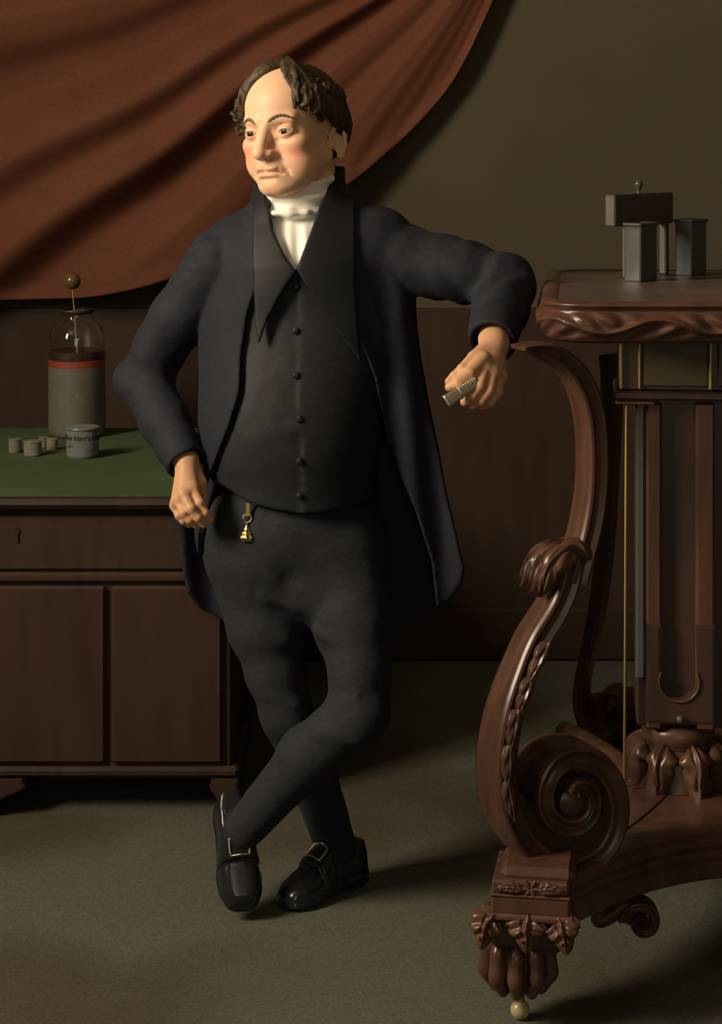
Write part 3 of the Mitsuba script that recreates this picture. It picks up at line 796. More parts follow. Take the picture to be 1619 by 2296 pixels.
def head_sdf(p):
    """The head in its own coordinates: x to the picture's right, face towards -y, eyes at z = 0."""
    z = np.where(p[:, 2] < 0, p[:, 2] * 1.07, p[:, 2])
    p = np.stack([p[:, 0] - .10 * np.maximum(-z - .045, 0) * (p[:, 1] < .03), p[:, 1], z], 1)
    ax = np.abs(p[:, 0])
    m = np.stack([ax, p[:, 1], p[:, 2]], 1)
    d = ell(p, (0, .010, .032), (.0765, .100, .088))
    d = smin(d, ell(p, (0, -.034, .044), (.066, .064, .062)), .02)
    d = smin(d, ell(p, (0, -.032, -.030), (.064, .060, .082)), .02)
    d = smin(d, capsule(m, (.052, .006, -.050), (.018, -.072, -.100), .020, .021), .028)
    d = smin(d, ell(m, (.040, -.050, -.060), (.030, .034, .034)), .02)
    d = smin(d, ell(m, (.046, -.062, -.022), (.022, .022, .018)), .018)
    d = smin(d, ball(p, (0, -.089, -.102), .0185), .018)
    d = smin(d, ball(m, (.010, -.086, -.106), .0135), .012)
    d = smin(d, ell(p, (0, -.080, -.072), (.034, .024, .030)), .014)
    d = smin(d, capsule(m, (.010, -.090, .021), (.046, -.075, .022), .011, .009), .012)
    # sockets
    d = smax(d, -ell(m, (.0365, -.104, -.001), (.021, .017, .0145)), .012)
    d = smax(d, -ball(m, (.015, -.104, .004), .006), .010)
    # nose
    n = capsule(p, (0, -.090, .014), (0, -.103, -.010), .0085, .0095)
    n = smin(n, capsule(p, (0, -.103, -.010), (0, -.1165, -.036), .0095, .0115), .008)
    n = smin(n, ball(p, (0, -.1150, -.0400), .0122), .006)
    n = smin(n, ell(m, (.0142, -.1000, -.0415), (.0098, .0140, .0092)), .009)
    d = smin(d, n, .009)
    d = smax(d, -capsule(m, (.0070, -.1120, -.0525), (.0130, -.1020, -.0500), .0042, .0048), .0025)
    d = smax(d, -capsule(m, (.0235, -.0990, -.0320), (.0275, -.0920, -.0450), .0016, .0014), .007)
    # mouth
    d = smin(d, ell(m, (.009, -.1010, -.0685), (.013, .0085, .0055)), .006)
    d = smin(d, ell(p, (0, -.1005, -.0822), (.020, .0090, .0060)), .006)
    d = smax(d, -chain(m, [(.0, -.1105, -.0772), (.012, -.1080, -.0765), (.022, -.1000, -.0782), (.028, -.0935, -.0815)], [.0018, .0018, .0015, .0006], .001), .0045)
    d = smax(d, -ell(p, (0, -.1075, -.0905), (.016, .006, .0036)), .007)
    d = smax(d, -capsule(p, (0, -.1105, -.0560), (0, -.1095, -.0635), .0022, .0022), .004)
    # folds beside the nose and mouth
    d = smax(d, -chain(m, [(.0195, -.1010, -.0440), (.0300, -.0945, -.0600), (.0345, -.0885, -.0740), (.0365, -.0840, -.0820)], [.0016, .0016, .0008, -.0020], .002), .012)
    # lids
    for e in EYE_L:
        q = p - e
        s = np.sign(e[0])
        sh = n3(q) - (EYE_R + .0024)
        slant = q[:, 2] - .06 * s * q[:, 0]
        alm = 1 - (q[:, 0] / .0150) ** 2
        upper = smax(sh, .0044 * alm - slant, .0008)
        lower = smax(sh, slant + .0052 * alm, .0008)
        d = smin(d, upper, .0030)
        d = smin(d, lower, .0030)
        d = smin(d, capsule(p, e + [-.0130, -.0030, -.001], e + [-.0160, .0010, -.002], .0022, .002), .004)
        d = smin(d, capsule(p, e + [.0130, -.0030, -.001], e + [.0160, .0010, -.002], .0022, .002), .004)
        d = smax(d, -(n3(q) - EYE_R * .98), .0006)
        bag = chain(p, [e + [-.0150, -.0110, -.0150], e + [0, -.0150, -.0195], e + [.0150, -.0100, -.0160]], [.0016, .002, .0016], .001)
        d = smax(d, -bag, .005)
        crease = chain(p, [e + [-.0110, -.0095, .0118], e + [0, -.0120, .0138], e + [.0120, -.0085, .0115]], [.0004, .0008, .0004], .001)
        d = smax(d, -crease, .0028)
    # ears
    q = m - [.0780, .020, -.030]
    c, s_ = math.cos(.28), math.sin(.28)
    q = np.stack([q[:, 0] * math.cos(.45) - q[:, 1] * math.sin(.45), q[:, 0] * math.sin(.45) + q[:, 1] * math.cos(.45), q[:, 2]], 1)
    q = np.stack([q[:, 0], q[:, 1] * c + q[:, 2] * s_, -q[:, 1] * s_ + q[:, 2] * c], 1)
    e = ell(q, (0, .002, .002), (.0042, .0145, .0245))
    e = smin(e, chain(q, [(0, -.0100, .008), (.002, -.0080, .021), (.004, .0030, .0290), (.006, .0150, .0230), (.006, .0180, .0080), (.005, .0130, -.0100), (.003, .0030, -.0215)], [.003, .0036, .0042, .0042, .0040, .0036, .0040], .002), .003)
    e = smin(e, ball(q, (.002, -.0030, -.0255), .0075), .004)
    e = smin(e, ball(q, (.002, -.0110, -.0030), .0048), .003)
    e = smin(e, chain(q, [(.004, .0060, .0140), (.005, .0090, .0), (.004, .0040, -.0130)], [.0030, .0035, .0032], .002), .003)
    e = smax(e, -ell(q, (.0065, -.0030, -.0010), (.0062, .0060, .0105)), .003)
    d = smin(d, e, .005)
    # neck
    d = smin(d, capsule(p, (0, .022, -.050), (.012, .040, -.20), .052, .058), .02)
    d = smin(d, ell(p, (0, -.045, -.098), (.040, .045, .018)), .02)
    return d


def pts(*q):
    return [P(*a) for a in q]


SH_R, EL_R, WR_R = P(492, 590, 4.13), P(318, 848, 4.20), P(413, 1030, 4.05)
SH_L, EL_L, WR_L = P(880, 580, 4.13), P(1136, 636, 4.06), P(1104, 760, 3.87)
HIP_R, KN_R, CA_R, AN_R = P(572, 1285, 4.13), P(640, 1590, 4.09), P(688, 1700, 4.13), P(756, 1890, 4.18)
HIP_L, KN_L, CA_L, AN_L = P(762, 1290, 4.11), P(800, 1590, 3.985), P(690, 1700, 4.005), P(556, 1842, 4.065)


def core(p):
    """Trunk from the neck's root to the hips, the figure's bulk under the clothes."""
    d = ell(p, P(682, 745, 4.14), (.200, .120, .25))
    d = smin(d, capsule(p, P(545, 575, 4.15), P(840, 560, 4.15), .066, .070), .05)
    d = smin(d, capsule(p, P(670, 505, 4.16), P(676, 600, 4.15), .080, .115), .05)
    d = smin(d, ell(p, P(655, 965, 4.11), (.172, .135, .21)), .06)
    d = smin(d, ell(p, P(655, 1190, 4.13), (.182, .128, .155)), .06)
    return d


def arm_r(p, g=0.0):
    return chain(p, [SH_R, (SH_R + EL_R) / 2 + [-.004, 0, .004], EL_R, (EL_R * .45 + WR_R * .55), WR_R], [.066 + g, .057 + g, .050 + g, .046 + g, .037 + g], .02)


def arm_l(p, g=0.0):
    return chain(p, [SH_L, (SH_L + EL_L) / 2 + [0, 0, .006], EL_L, EL_L * .5 + WR_L * .5, WR_L], [.074 + g, .060 + g, .055 + g, .051 + g, .042 + g], .02)


HAND_R = dict(
    elbow=EL_R,
    wrist=(P(419, 1036, 4.042), .0245),
    palm=[(P(431, 1096, 4.000), .0150), (P(414, 1108, 3.992), .0155), (P(402, 1121, 3.998), .0150), (P(395, 1133, 4.010), .0135)],
    fingers=[([(431, 1094, 3.998), (448, 1128, 3.982), (460, 1150, 3.982), (470, 1165, 3.990)], (.0112, .0098, .0090, .0078)),
             ([(412, 1108, 3.988), (429, 1141, 3.970), (444, 1161, 3.972), (457, 1176, 3.982)], (.0112, .0100, .0090, .0078)),
             ([(400, 1121, 3.996), (412, 1150, 3.978), (425, 1166, 3.980), (439, 1178, 3.990)], (.0105, .0095, .0086, .0075)),
             ([(393, 1134, 4.010), (401, 1156, 3.996), (411, 1168, 3.997), (423, 1176, 4.004)], (.0095, .0085, .0078, .0070))],
    thumb=([(438, 1060, 4.040), (450, 1082, 4.030), (455, 1106, 4.040), (458, 1126, 4.050)], (.0160, .0130, .0110, .0090)))
HAND_L = dict(
    elbow=EL_L,
    wrist=(P(1108, 772, 3.850), .0290),
    palm=[(P(1066, 805, 3.795), .0165), (P(1086, 828, 3.785), .0170), (P(1104, 838, 3.788), .0165), (P(1121, 843, 3.798), .0150)],
    fingers=[([(1062, 802, 3.792), (1037, 828, 3.772), (1019, 844, 3.772), (1006, 856, 3.780)], (.0125, .0108, .0094, .0078)),
             ([(1086, 830, 3.780), (1077, 864, 3.752), (1060, 889, 3.748), (1042, 901, 3.760)], (.0125, .0112, .0102, .0088)),
             ([(1104, 840, 3.784), (1098, 874, 3.757), (1080, 899, 3.754), (1060, 908, 3.768)], (.0122, .0110, .0100, .0086)),
             ([(1121, 845, 3.796), (1117, 878, 3.772), (1101, 902, 3.770), (1083, 911, 3.782)], (.0112, .0100, .0090, .0078))],
    thumb=([(1082, 806, 3.790), (1054, 836, 3.760), (1028, 857, 3.752), (1008, 868, 3.758)], (.0170, .0130, .0115, .0092)))


def hand(p, H):
    w, rw = H['wrist']
    d = None
    for c, r in H['palm']:
        e = capsule(p, w, c, rw * .72, r)
        d = e if d is None else smin(d, e, .009)
    for a, b in zip(H['palm'][:-1], H['palm'][1:]):
        d = smin(d, capsule(p, a[0], b[0], a[1] * .9, b[1] * .9), .006)
    for px, rr in H['fingers']:
        q = pts(*px)
        f = chain(p, q, rr, .0025)
        for j in (1, 2):                                      # knuckles
            f = smin(f, ball(p, q[j] + [0, -.002, .0012], rr[j] * .93), .003)
        d = smin(d, f, .0022)
    px, rr = H['thumb']
    d = smin(d, chain(p, pts(*px), rr, .003), .0045)
    el = H['elbow']
    return smin(d, capsule(p, w, w + (el - w) * .22, rw, rw * .98), .012)


def boxed(p, d, f, lo, hi, k):
    m = within(p, lo, hi)
    if m.any():
        d[m] = smin(d[m], f(p[m]), k)
    return d


def bounds(points, r):
    q = np.array(points)
    return q.min(0) - r, q.max(0) + r


LEG_R = ([P(578, 1265, 4.13), P(598, 1400, 4.11), P(615, 1500, 4.10), P(643, 1600, 4.095), P(690, 1705, 4.13), P(756, 1900, 4.165)], [.100, .076, .056, .049, .050, .038])
LEG_L = ([P(762, 1265, 4.11), P(792, 1400, 4.05), P(806, 1500, 4.01), P(803, 1600, 3.985), P(690, 1695, 4.000), P(545, 1862, 4.020)], [.100, .076, .059, .056, .053, .037])


def body_sdf(p):
    d = np.full(len(p), .3)
    lo, hi = bounds([HC - .20, HC + .20], .0)
    lo[2] -= .07
    d = boxed(p, d, lambda q: head_sdf(to_head(q)) * HS, lo, hi, .0001)
    d = boxed(p, d, lambda q: core(q) + .022, *bounds([P(400, 450, 4.1), P(950, 1400, 4.1)], .14), .02)
    d = boxed(p, d, lambda q: arm_r(q, -.014), *bounds([SH_R, EL_R, WR_R], .12), .02)
    d = boxed(p, d, lambda q: arm_l(q, -.014), *bounds([SH_L, EL_L, WR_L], .12), .02)
    for H in (HAND_R, HAND_L):
        d = boxed(p, d, lambda q: hand(q, H), *bounds([H['wrist'][0]] + [c for c, _ in H['palm']], .095), .008)
    for c, r in (LEG_R, LEG_L):
        d = boxed(p, d, lambda q: chain(q, c, [a - .014 for a in r], .02), *bounds(c, .14), .02)
    return d


def skin_colour(v):
    h = to_head(v)
    hz = np.where(h[:, 2] < 0, h[:, 2] * 1.07, h[:, 2])
    h = np.stack([h[:, 0] - .10 * np.maximum(-hz - .045, 0) * (h[:, 1] < .03), h[:, 1], hz], 1)
    n = fbm3(v, 90, 3, 3)[:, None]
    m = np.stack([np.abs(h[:, 0]), h[:, 1], h[:, 2]], 1)
    c = np.tile(np.array([.70, .44, .285]), (len(v), 1))

    def blend(col, w):
        w = np.clip(w, 0, 1)[:, None]
        c[:] = c * (1 - w) + np.array(col) * w
    g = lambda ctr, r: np.exp(-((((m - np.array(ctr)) / np.array(r)) ** 2).sum(1)))
    gs = lambda ctr, r: np.exp(-((((h - np.array(ctr)) / np.array(r)) ** 2).sum(1)))
    blend((.64, .22, .14), .85 * g((.048, -.068, -.040), (.022, .03, .027)))
    blend((.62, .24, .15), .45 * g((.016, -.103, -.041), (.010, .012, .010)))
    blend((.52, .36, .25), .45 * g((.018, -.10, -.063), (.018, .03, .011)))
    blend((.50, .33, .23), .40 * g((.026, -.09, -.092), (.015, .03, .012)))
    blend((.66, .30, .20), .50 * g((0, -.108, -.104), (.018, .02, .012)))
    blend((.58, .31, .22), .40 * g((.034, -.09, .012), (.020, .02, .007)))
    blend((.52, .28, .22), .40 * g((.050, -.08, -.006), (.009, .02, .012)))
    lip = np.maximum(g((.006, -.108, -.0703), (.014, .010, .0032)), gs((0, -.108, -.0812), (.017, .012, .0042)))
    blend((.56, .25, .17), .6 * lip)
    blend((.20, .07, .05), 1.2 * np.maximum(g((.010, -.108, -.0748), (.010, .010, .0012)), g((.022, -.099, -.0758), (.007, .010, .0013))) - .2)
    blend((.10, .035, .025), 1.1 * g((.0100, -.108, -.0515), (.0042, .008, .0034)))
    # hands: ruddier and darker than the face
    hd = v[:, 2] < 1.35
    c[hd] = np.array([.50, .285, .165])
    for H in (HAND_R, HAND_L):
        for px, rr in H['fingers'] + [H['thumb']]:
            q = pts(*px)
            for j in (1, 2):
                w = np.exp(-(n3(v - q[j] - [0, -.006, 0]) / .008) ** 2)[:, None] * .45
                c[:] = c * (1 - w) + np.array([.55, .27, .17]) * w
    return np.clip(c * (1 + .10 * n), 0, 1)


bx = axis(-.62, .40, .010, [(-.275, -.005, .0014), (-.41, -.30, .0021), (.14, .31, .0021)])
by = axis(3.66, 4.36, .010, [(4.0, 4.30, .0014), (3.71, 3.87, .0021), (3.95, 4.0, .0021)])
bz = axis(.06, 1.80, .010, [(1.445, 1.77, .0014), (1.055, 1.205, .0021), (.785, .955, .0021)])
body = nets(body_sdf, bx, by, bz)
body = relax(body, 1, .5)
put('person__body', body, 'mat_skin', True, color=skin_colour(np.array(body.vertices)))
label('person__body', 'fair skin of face and hands')

# eyes: glossy balls looking to the picture's left
gaze = np.array([.04, -1.0, -.02])
gaze /= np.linalg.norm(gaze)
for e in EYE_L:
    b = trimesh.creation.icosphere(5, EYE_R)
    v = np.array(b.vertices) / EYE_R
    a = np.degrees(np.arccos(np.clip(v @ gaze, -1, 1)))
    col = np.tile([.44, .38, .30], (len(v), 1))
    col[a < 28] = [.030, .020, .012]
    col[a < 24.5] = [.075, .050, .028]
    col[a < 13] = [.006, .005, .005]
    v = v * EYE_R + (v * .0012) * np.clip((30 - a) / 30, 0, 1)[:, None]
    b = trimesh.Trimesh(v + e, b.faces, process=False)
    put('person__eyeball', moved(b, HEADF), 'mat_eye', True, color=col)


# hair: a cap with a high receding line, covered by soft wavy locks that curl out at the sides
SC, SR = np.array([0, .012, .034]), np.array([.0800, .1035, .0905])


def scalp(al, be, off=0.0):
    al, be = np.radians(al), np.radians(be)
    u = np.stack([np.cos(be) * np.sin(al), -np.cos(be) * np.cos(al), np.sin(be)], -1)
    return SC + u / np.linalg.norm(u / SR, axis=-1, keepdims=True) * (1 + np.asarray(off)[..., None] / .09)


def hairline(al):
    """The lowest elevation of hair at an azimuth: swept forward over the temple on the picture's right."""
    a = np.abs(al)
    right = np.interp(a, [0, 12, 22, 29, 34, 39, 46, 56, 66, 78, 92, 104, 120, 150, 180], [66, 61, 44, 30, 18, 9, 3, -2, -5, -9, -15, -30, -46, -54, -56])
    left = np.interp(a, [0, 12, 25, 38, 46, 54, 62, 74, 90, 104, 120, 150, 180], [66, 63, 53, 36, 22, 8, -3, -8, -13, -30, -46, -54, -56])
    return np.where(np.asarray(al) > 0, right, left)


locks = []
hr = np.random.default_rng(11)
for sgn in (-1, 1):
    for i in range(30):
        a0 = hr.uniform(2, 14) + 2.2 * i
        a1 = np.interp(i, [0, 6, 14, 22, 29], [38 if sgn > 0 else 52, 60, 92, 130, 172]) + hr.uniform(-4, 4)
        b1 = hairline(sgn * a1) + hr.uniform(-9, 4)
        b0 = min(86, hairline(sgn * a0) + hr.uniform(3, 24))
        n = 11
        t = np.linspace(0, 1, n)
        al = a0 + (a1 - a0) * t ** .8
        be = b0 + (b1 - b0) * t ** 1.35
        be = np.maximum(be, hairline(sgn * al) - 3 - 8 * t)
        wv = hr.uniform(0, 6.3)
        al = al + 5 * t * np.sin(9 * t + wv)
        off = .004 + .008 * t + .004 * np.sin(8 * t + wv) * t
        q = scalp(sgn * al, be, off)
        locks.append((q, np.interp(t, [0, .3, .8, 1], [.006, .0085, .0085, .004])))
    for i in range(26):                                        # curls at the temples, over and behind the ears
        a = hr.uniform(56, 112) if i < 18 else hr.uniform(110, 175)
        b = hairline(sgn * a) + hr.uniform(-4, 20 if i < 18 else 25)
        c = scalp(sgn * a, b, .008 + .007 * hr.random())
        r, t0, n = hr.uniform(.007, .013), hr.uniform(0, 6.3), 9
        ax1 = scalp(sgn * (a + 8), b) - scalp(sgn * (a - 8), b)
        ax2 = scalp(sgn * a, b + 8) - scalp(sgn * a, b - 8)
        ax1, ax2 = ax1 / np.linalg.norm(ax1), ax2 / np.linalg.norm(ax2)
        th = t0 + np.linspace(0, 4.6, n)
        rr = r * np.linspace(1.0, .45, n)
        q = c + np.cos(th)[:, None] * ax1 * rr[:, None] + np.sin(th)[:, None] * ax2 * rr[:, None] * 1.2 + np.linspace(0, .004, n)[:, None] * (c - SC) / .09
        locks.append((q, np.linspace(.0050, .0038, n)))
    for i in range(56):                                        # fuller curls standing out at the temples and behind
        a = hr.uniform(56, 104) if i < 36 else hr.uniform(104, 178)
        b = (hr.uniform(-14, 26) if sgn < 0 else hr.uniform(-3, 26)) if i < 36 else hairline(sgn * a) + hr.uniform(-4, 30)
        bulge = math.exp(-((a - 80) / 26) ** 2 - ((b - 6) / 20) ** 2)
        c = scalp(sgn * a, b, .005 + (.030 if sgn < 0 else .014) * bulge * hr.uniform(.4, 1) + .004 * hr.random())
        r, t0, n = hr.uniform(.006, .012), hr.uniform(0, 6.3), 10
        ax1 = scalp(sgn * (a + 8), b) - scalp(sgn * (a - 8), b)
        ax2 = scalp(sgn * a, b + 8) - scalp(sgn * a, b - 8)
        ax1, ax2 = ax1 / np.linalg.norm(ax1), ax2 / np.linalg.norm(ax2)
        th = t0 + np.linspace(0, 5.2, n)
        rr = r * np.linspace(1.0, .5, n)
        q = c + np.cos(th)[:, None] * ax1 * rr[:, None] + np.sin(th)[:, None] * ax2 * rr[:, None] * 1.3 + np.linspace(0, .006, n)[:, None] * (c - SC) / .09
        locks.append((q, np.linspace(.0044, .0030, n)))
    for i in range(44):                                        # the loose curls standing out past the left temple; the ones over the right temple
        if sgn < 0:
            a, b = hr.uniform(58, 102), hr.uniform(-34, 26)
            c = scalp(-a, b, hr.uniform(.008, .040) * math.exp(-((b - 2) / 26) ** 2) + .004)
        else:
            a, b = hr.uniform(38, 84), hr.uniform(-3, 26)
            b = max(b, float(hairline(a)) + 1)
            c = scalp(a, b, hr.uniform(.006, .016))
        r, t0, n = hr.uniform(.006, .011), hr.uniform(0, 6.3), 11
        d1, d2 = hr.normal(size=3), hr.normal(size=3)
        d1 /= np.linalg.norm(d1)
        d2 = np.cross(d1, d2)
        d2 /= np.linalg.norm(d2)
        th = t0 + np.linspace(0, 6.0, n)
        rr = r * np.linspace(1.0, .5, n)
        q = c + np.cos(th)[:, None] * d1 * rr[:, None] + np.sin(th)[:, None] * d2 * rr[:, None]
        locks.append((q, np.linspace(.0042, .0026, n)))
    for i in range(70):                                        # finer strands that draw the flow of the hair
        a0 = hr.uniform(0, 10) + 1.0 * i
        a1 = np.interp(i, [0, 15, 35, 55, 69], [38 if sgn > 0 else 50, 60, 96, 136, 176]) + hr.uniform(-5, 5)
        b1 = hairline(sgn * a1) + hr.uniform(-6, 10)
        b0 = min(87, hairline(sgn * a0) + hr.uniform(1, 26))
        n = 12
        t = np.linspace(0, 1, n)
        al = a0 + (a1 - a0) * t ** .8
        be = np.maximum(b0 + (b1 - b0) * t ** 1.3, hairline(sgn * al) - 2 - 6 * t)
        wv = hr.uniform(0, 6.3)
        al = al + 5 * t * np.sin(10 * t + wv)
        q = scalp(sgn * al, be, .009 + .011 * t + .004 * np.sin(9 * t + wv) * t)
        locks.append((q, np.interp(t, [0, .2, .8, 1], [.0022, .0034, .0032, .0016])))


def hair_sdf(p):
    u = p - SC
    r = n3(u) + 1e-9
    al, be = np.degrees(np.arctan2(u[:, 0], -u[:, 1])), np.degrees(np.arcsin(np.clip(u[:, 2] / r, -1, 1)))
    hl = hairline(al)
    d = ell(p, SC, SR + .001)
    d = smax(d, np.radians(hl - be) * .085, .006)
    d = smax(d, -(ell(p, SC, SR - .012)), .002)
    from scipy.spatial import cKDTree
    tree = cKDTree(np.ascontiguousarray(p))
    for q, rr in locks:
        qq = spline(q, 2 * len(q))
        m = np.unique(np.concatenate([np.asarray(i, int) for i in tree.query_ball_point(qq, .019)]))
        if len(m):
            d[m] = smin(d[m], chain(p[m], q, rr, .0015), .0028 if rr.max() < .006 else .0045)
    return d


hair = sdf_mesh(hair_sdf, (-.158, -.115, -.095), (.135, .150, .150), .0017)
hv = np.array(hair.vertices)
st = fbm3(hv * [1, 1, .35], 420, 2, 5) + .6 * fbm3(hv, 110, 2, 9)
hair = trimesh.Trimesh(hv + .0012 * st[:, None] * (hv - SC) / .09, hair.faces, process=False)
mixw = np.clip(.45 + 1.3 * fbm3(hv, 55, 3, 4) + .6 * st, 0, 1)[:, None]
hcol = np.array([.020, .0125, .0075]) * (1 - mixw) + np.array([.070, .046, .025]) * mixw
put('person__hair', moved(hair, HEADF), 'mat_hair', True, color=hcol)
label('person__hair', 'dark brown wavy hair with a receding hairline')
# eyebrows
for sg, row in ((-1, [(-.014, .016), (-.024, .0235), (-.036, .0260), (-.048, .0215), (-.054, .0165)]), (1, [(.013, .0180), (.022, .0250), (.034, .0290), (.046, .0265), (.056, .0195)])):
    base = np.array([[a, -.115, b] for a, b in row])
    for _ in range(60):                                         # laid on the brow
        d = head_sdf(base)
        base[:, 1] += np.clip(d, -.002, .002)
        if np.abs(d).max() < .0004:
            break
    base[:, 1] += .0006
    q = spline(base, 9)
    bm = sdf_mesh(lambda p: chain(p * [1, 1, 1], q, [.0012, .0024, .0028, .0028, .0026, .0024, .0022, .0019, .0014], .002) + .0004 * np.sin(p[:, 0] * 2100 * 1.0 - p[:, 2] * 2600), q.min(0) - .006, q.max(0) + .006, .0009)
    put('person__eyebrow', moved(bm, HEADF), 'mat_hair', True, color=np.tile([.13, .088, .052], (len(bm.vertices), 1)))


# ---- clothes ---------------------------------------------------------------
def XZ(px, py, d=4.0):
    q = P(px, py, d)
    return q[0], q[2]


def area(*q, d=4.0):
    return [XZ(*a, d) for a in q]


def ridge(p, a, b, r, h):
    """Height of a soft fold along a line."""
    return h * np.exp(-(np.maximum(capsule(p, a, b, 0, 0), 0) / r) ** 2)


WC_AREA = area((596, 470), (612, 520), (640, 572), (664, 606), (688, 555), (716, 470), (980, 470), (980, 1100), (900, 1120), (800, 1142), (680, 1152), (620, 1142), (560, 1130), (500, 1098), (380, 1090), (380, 470))
V_AREA = area((588, 300), (592, 440), (610, 505), (636, 562), (664, 600), (688, 545), (716, 470), (732, 400), (740, 300))


def waistcoat(p):
    d = core(p) - .010
    d = d - .004 * fbm3(p * [1, 1, .55], 14, 3, 21) * 2
    d = d - ridge(p, P(662, 640, 3.99), P(560, 720, 4.0), .014, .005) - ridge(p, P(662, 650, 3.99), P(580, 690, 4.0), .010, -.003) - ridge(p, P(668, 960, 3.97), P(560, 985, 4.0), .016, .004)
    d = smax(d, poly2(p[:, [0, 2]], WC_AREA), .004)
    # the overlapping front edge
    e = smax(core(p) - .0135, poly2(p[:, [0, 2]], area((667, 606), (672, 700), (668, 900), (680, 1000), (676, 1152), (560 + 400, 1152), (960, 606))), .002)
    e = smax(e, poly2(p[:, [0, 2]], WC_AREA), .004)
    return np.minimum(d, e)


m = relax(sdf_mesh(waistcoat, (-.36, 3.93, .78), (.14, 4.30, 1.46), .005), 2)
wk = put('person__waistcoat', m, 'mat_waistcoat', True)
label(wk, 'black waistcoat with a deep V neck')


def on_front(px, py, off, f, y0=3.85):
    """The point of f = off seen at (px, py) from the front."""
    q = P(px, py, y0)
    for _ in range(80):
        d = float(f(q[None])[0]) - off
        if d < 5e-4:
            break
        dirn = np.array([q[0], q[1], q[2] - EYE])
        q = q + dirn / np.linalg.norm(dirn) * max(d, 2e-4) * .8
    return q


for py in (642, 742, 842, 940, 1035, 1112):
    b = moved(lathe([(.0001, .004), (.005, .0036), (.0075, .002), (.0078, 0), (.0001, -.002)], 20), frame(on_front(664 if py < 900 else 672, py, .014, core), (1, 0, 0), (0, 0, 1), (0, -1, 0)))
    put(wk + '__button', b, 'mat_lapel', 50)


COAT_OPEN = area((560, 380), (596, 440), (600, 560), (585, 620), (556, 700), (541, 800), (538, 880), (516, 950), (486, 1030), (452, 1120), (440, 1420), (985, 1420), (968, 1260), (930, 1142), (898, 1066), (866, 982), (840, 850), (806, 760), (795, 690), (760, 640), (742, 600), (715, 560), (732, 440), (760, 380))
COAT_SKIRT_R = area((770, 560), (930, 640), (932, 720), (948, 820), (962, 900), (985, 1010), (1002, 1105), (1022, 1190), (1042, 1275), (1036, 1310), (1004, 1352), (960, 1378), (900, 1402), (862, 1412), (846, 1100), (800, 800), d=4.1)
COAT_TAIL_L = area((452, 1000), (400, 1120), (392, 1170), (400, 1215), (408, 1275), (420, 1330), (445, 1362), (500, 1392), (560, 1420), (700, 1430), (870, 1415), (860, 1000), d=4.22)


def sleeves(p):
    dr_ = arm_r(p, .004)
    ax = EL_R - SH_R
    ax = ax / np.linalg.norm(ax)
    fold = .0050 * np.sin((p @ (ax + [.2, 0, .5])) * 95 + 3 * fbm3(p, 12, 2, 31)) * np.exp(-(n3(p - EL_R) / .13) ** 2)
    dr_ = dr_ - fold - .010 * fbm3(p, 16, 3, 33)
    dl = arm_l(p, .004)
    ax = EL_L - SH_L
    ax = ax / np.linalg.norm(ax)
    fold = .0055 * np.sin((p @ (ax + [0, -.6, .5])) * 85 + 3 * fbm3(p, 12, 2, 35)) * np.exp(-(n3(p - EL_L - [-.03, 0, -.02]) / .12) ** 2)
    dl = dl - fold - .010 * fbm3(p, 16, 3, 37)
    # puckers at the shoulder heads
    for S, ph in ((SH_R, 0), (SH_L, 1)):
        dl_ = .004 * np.sin(np.arctan2(p[:, 1] - S[1], p[:, 2] - S[2]) * 14 + ph) * np.exp(-(n3(p - S - [(.03 if ph else -.03), 0, .03]) / .05) ** 2)
        if ph:
            dl = dl - dl_
        else:
            dr_ = dr_ - dl_
    # cuffs: turned-back ends, open below the wrist
    cr, cl = WR_R - EL_R, WR_L - EL_L
    cr, cl = cr / np.linalg.norm(cr), cl / np.linalg.norm(cl)
    tr, tl = (p - WR_R) @ cr, (p - WR_L) @ cl
    dr_ = np.where(tr > -.055, dr_ - .003, dr_)
    dl = np.where(tl > -.060, dl - .003, dl)
    dr_ = smax(dr_, tr - .012, .004)
    dl = smax(dl, tl - .012, .004)
    hr_ = n3(p - WR_R - cr * tr[:, None]) - .035
    hl_ = n3(p - WR_L - cl * tl[:, None]) - .040
    dr_ = smax(dr_, -np.maximum(hr_, -(tr + .03)), .003)
    dl = smax(dl, -np.maximum(hl_, -(tl + .03)), .003)
    return np.minimum(dr_, dl)


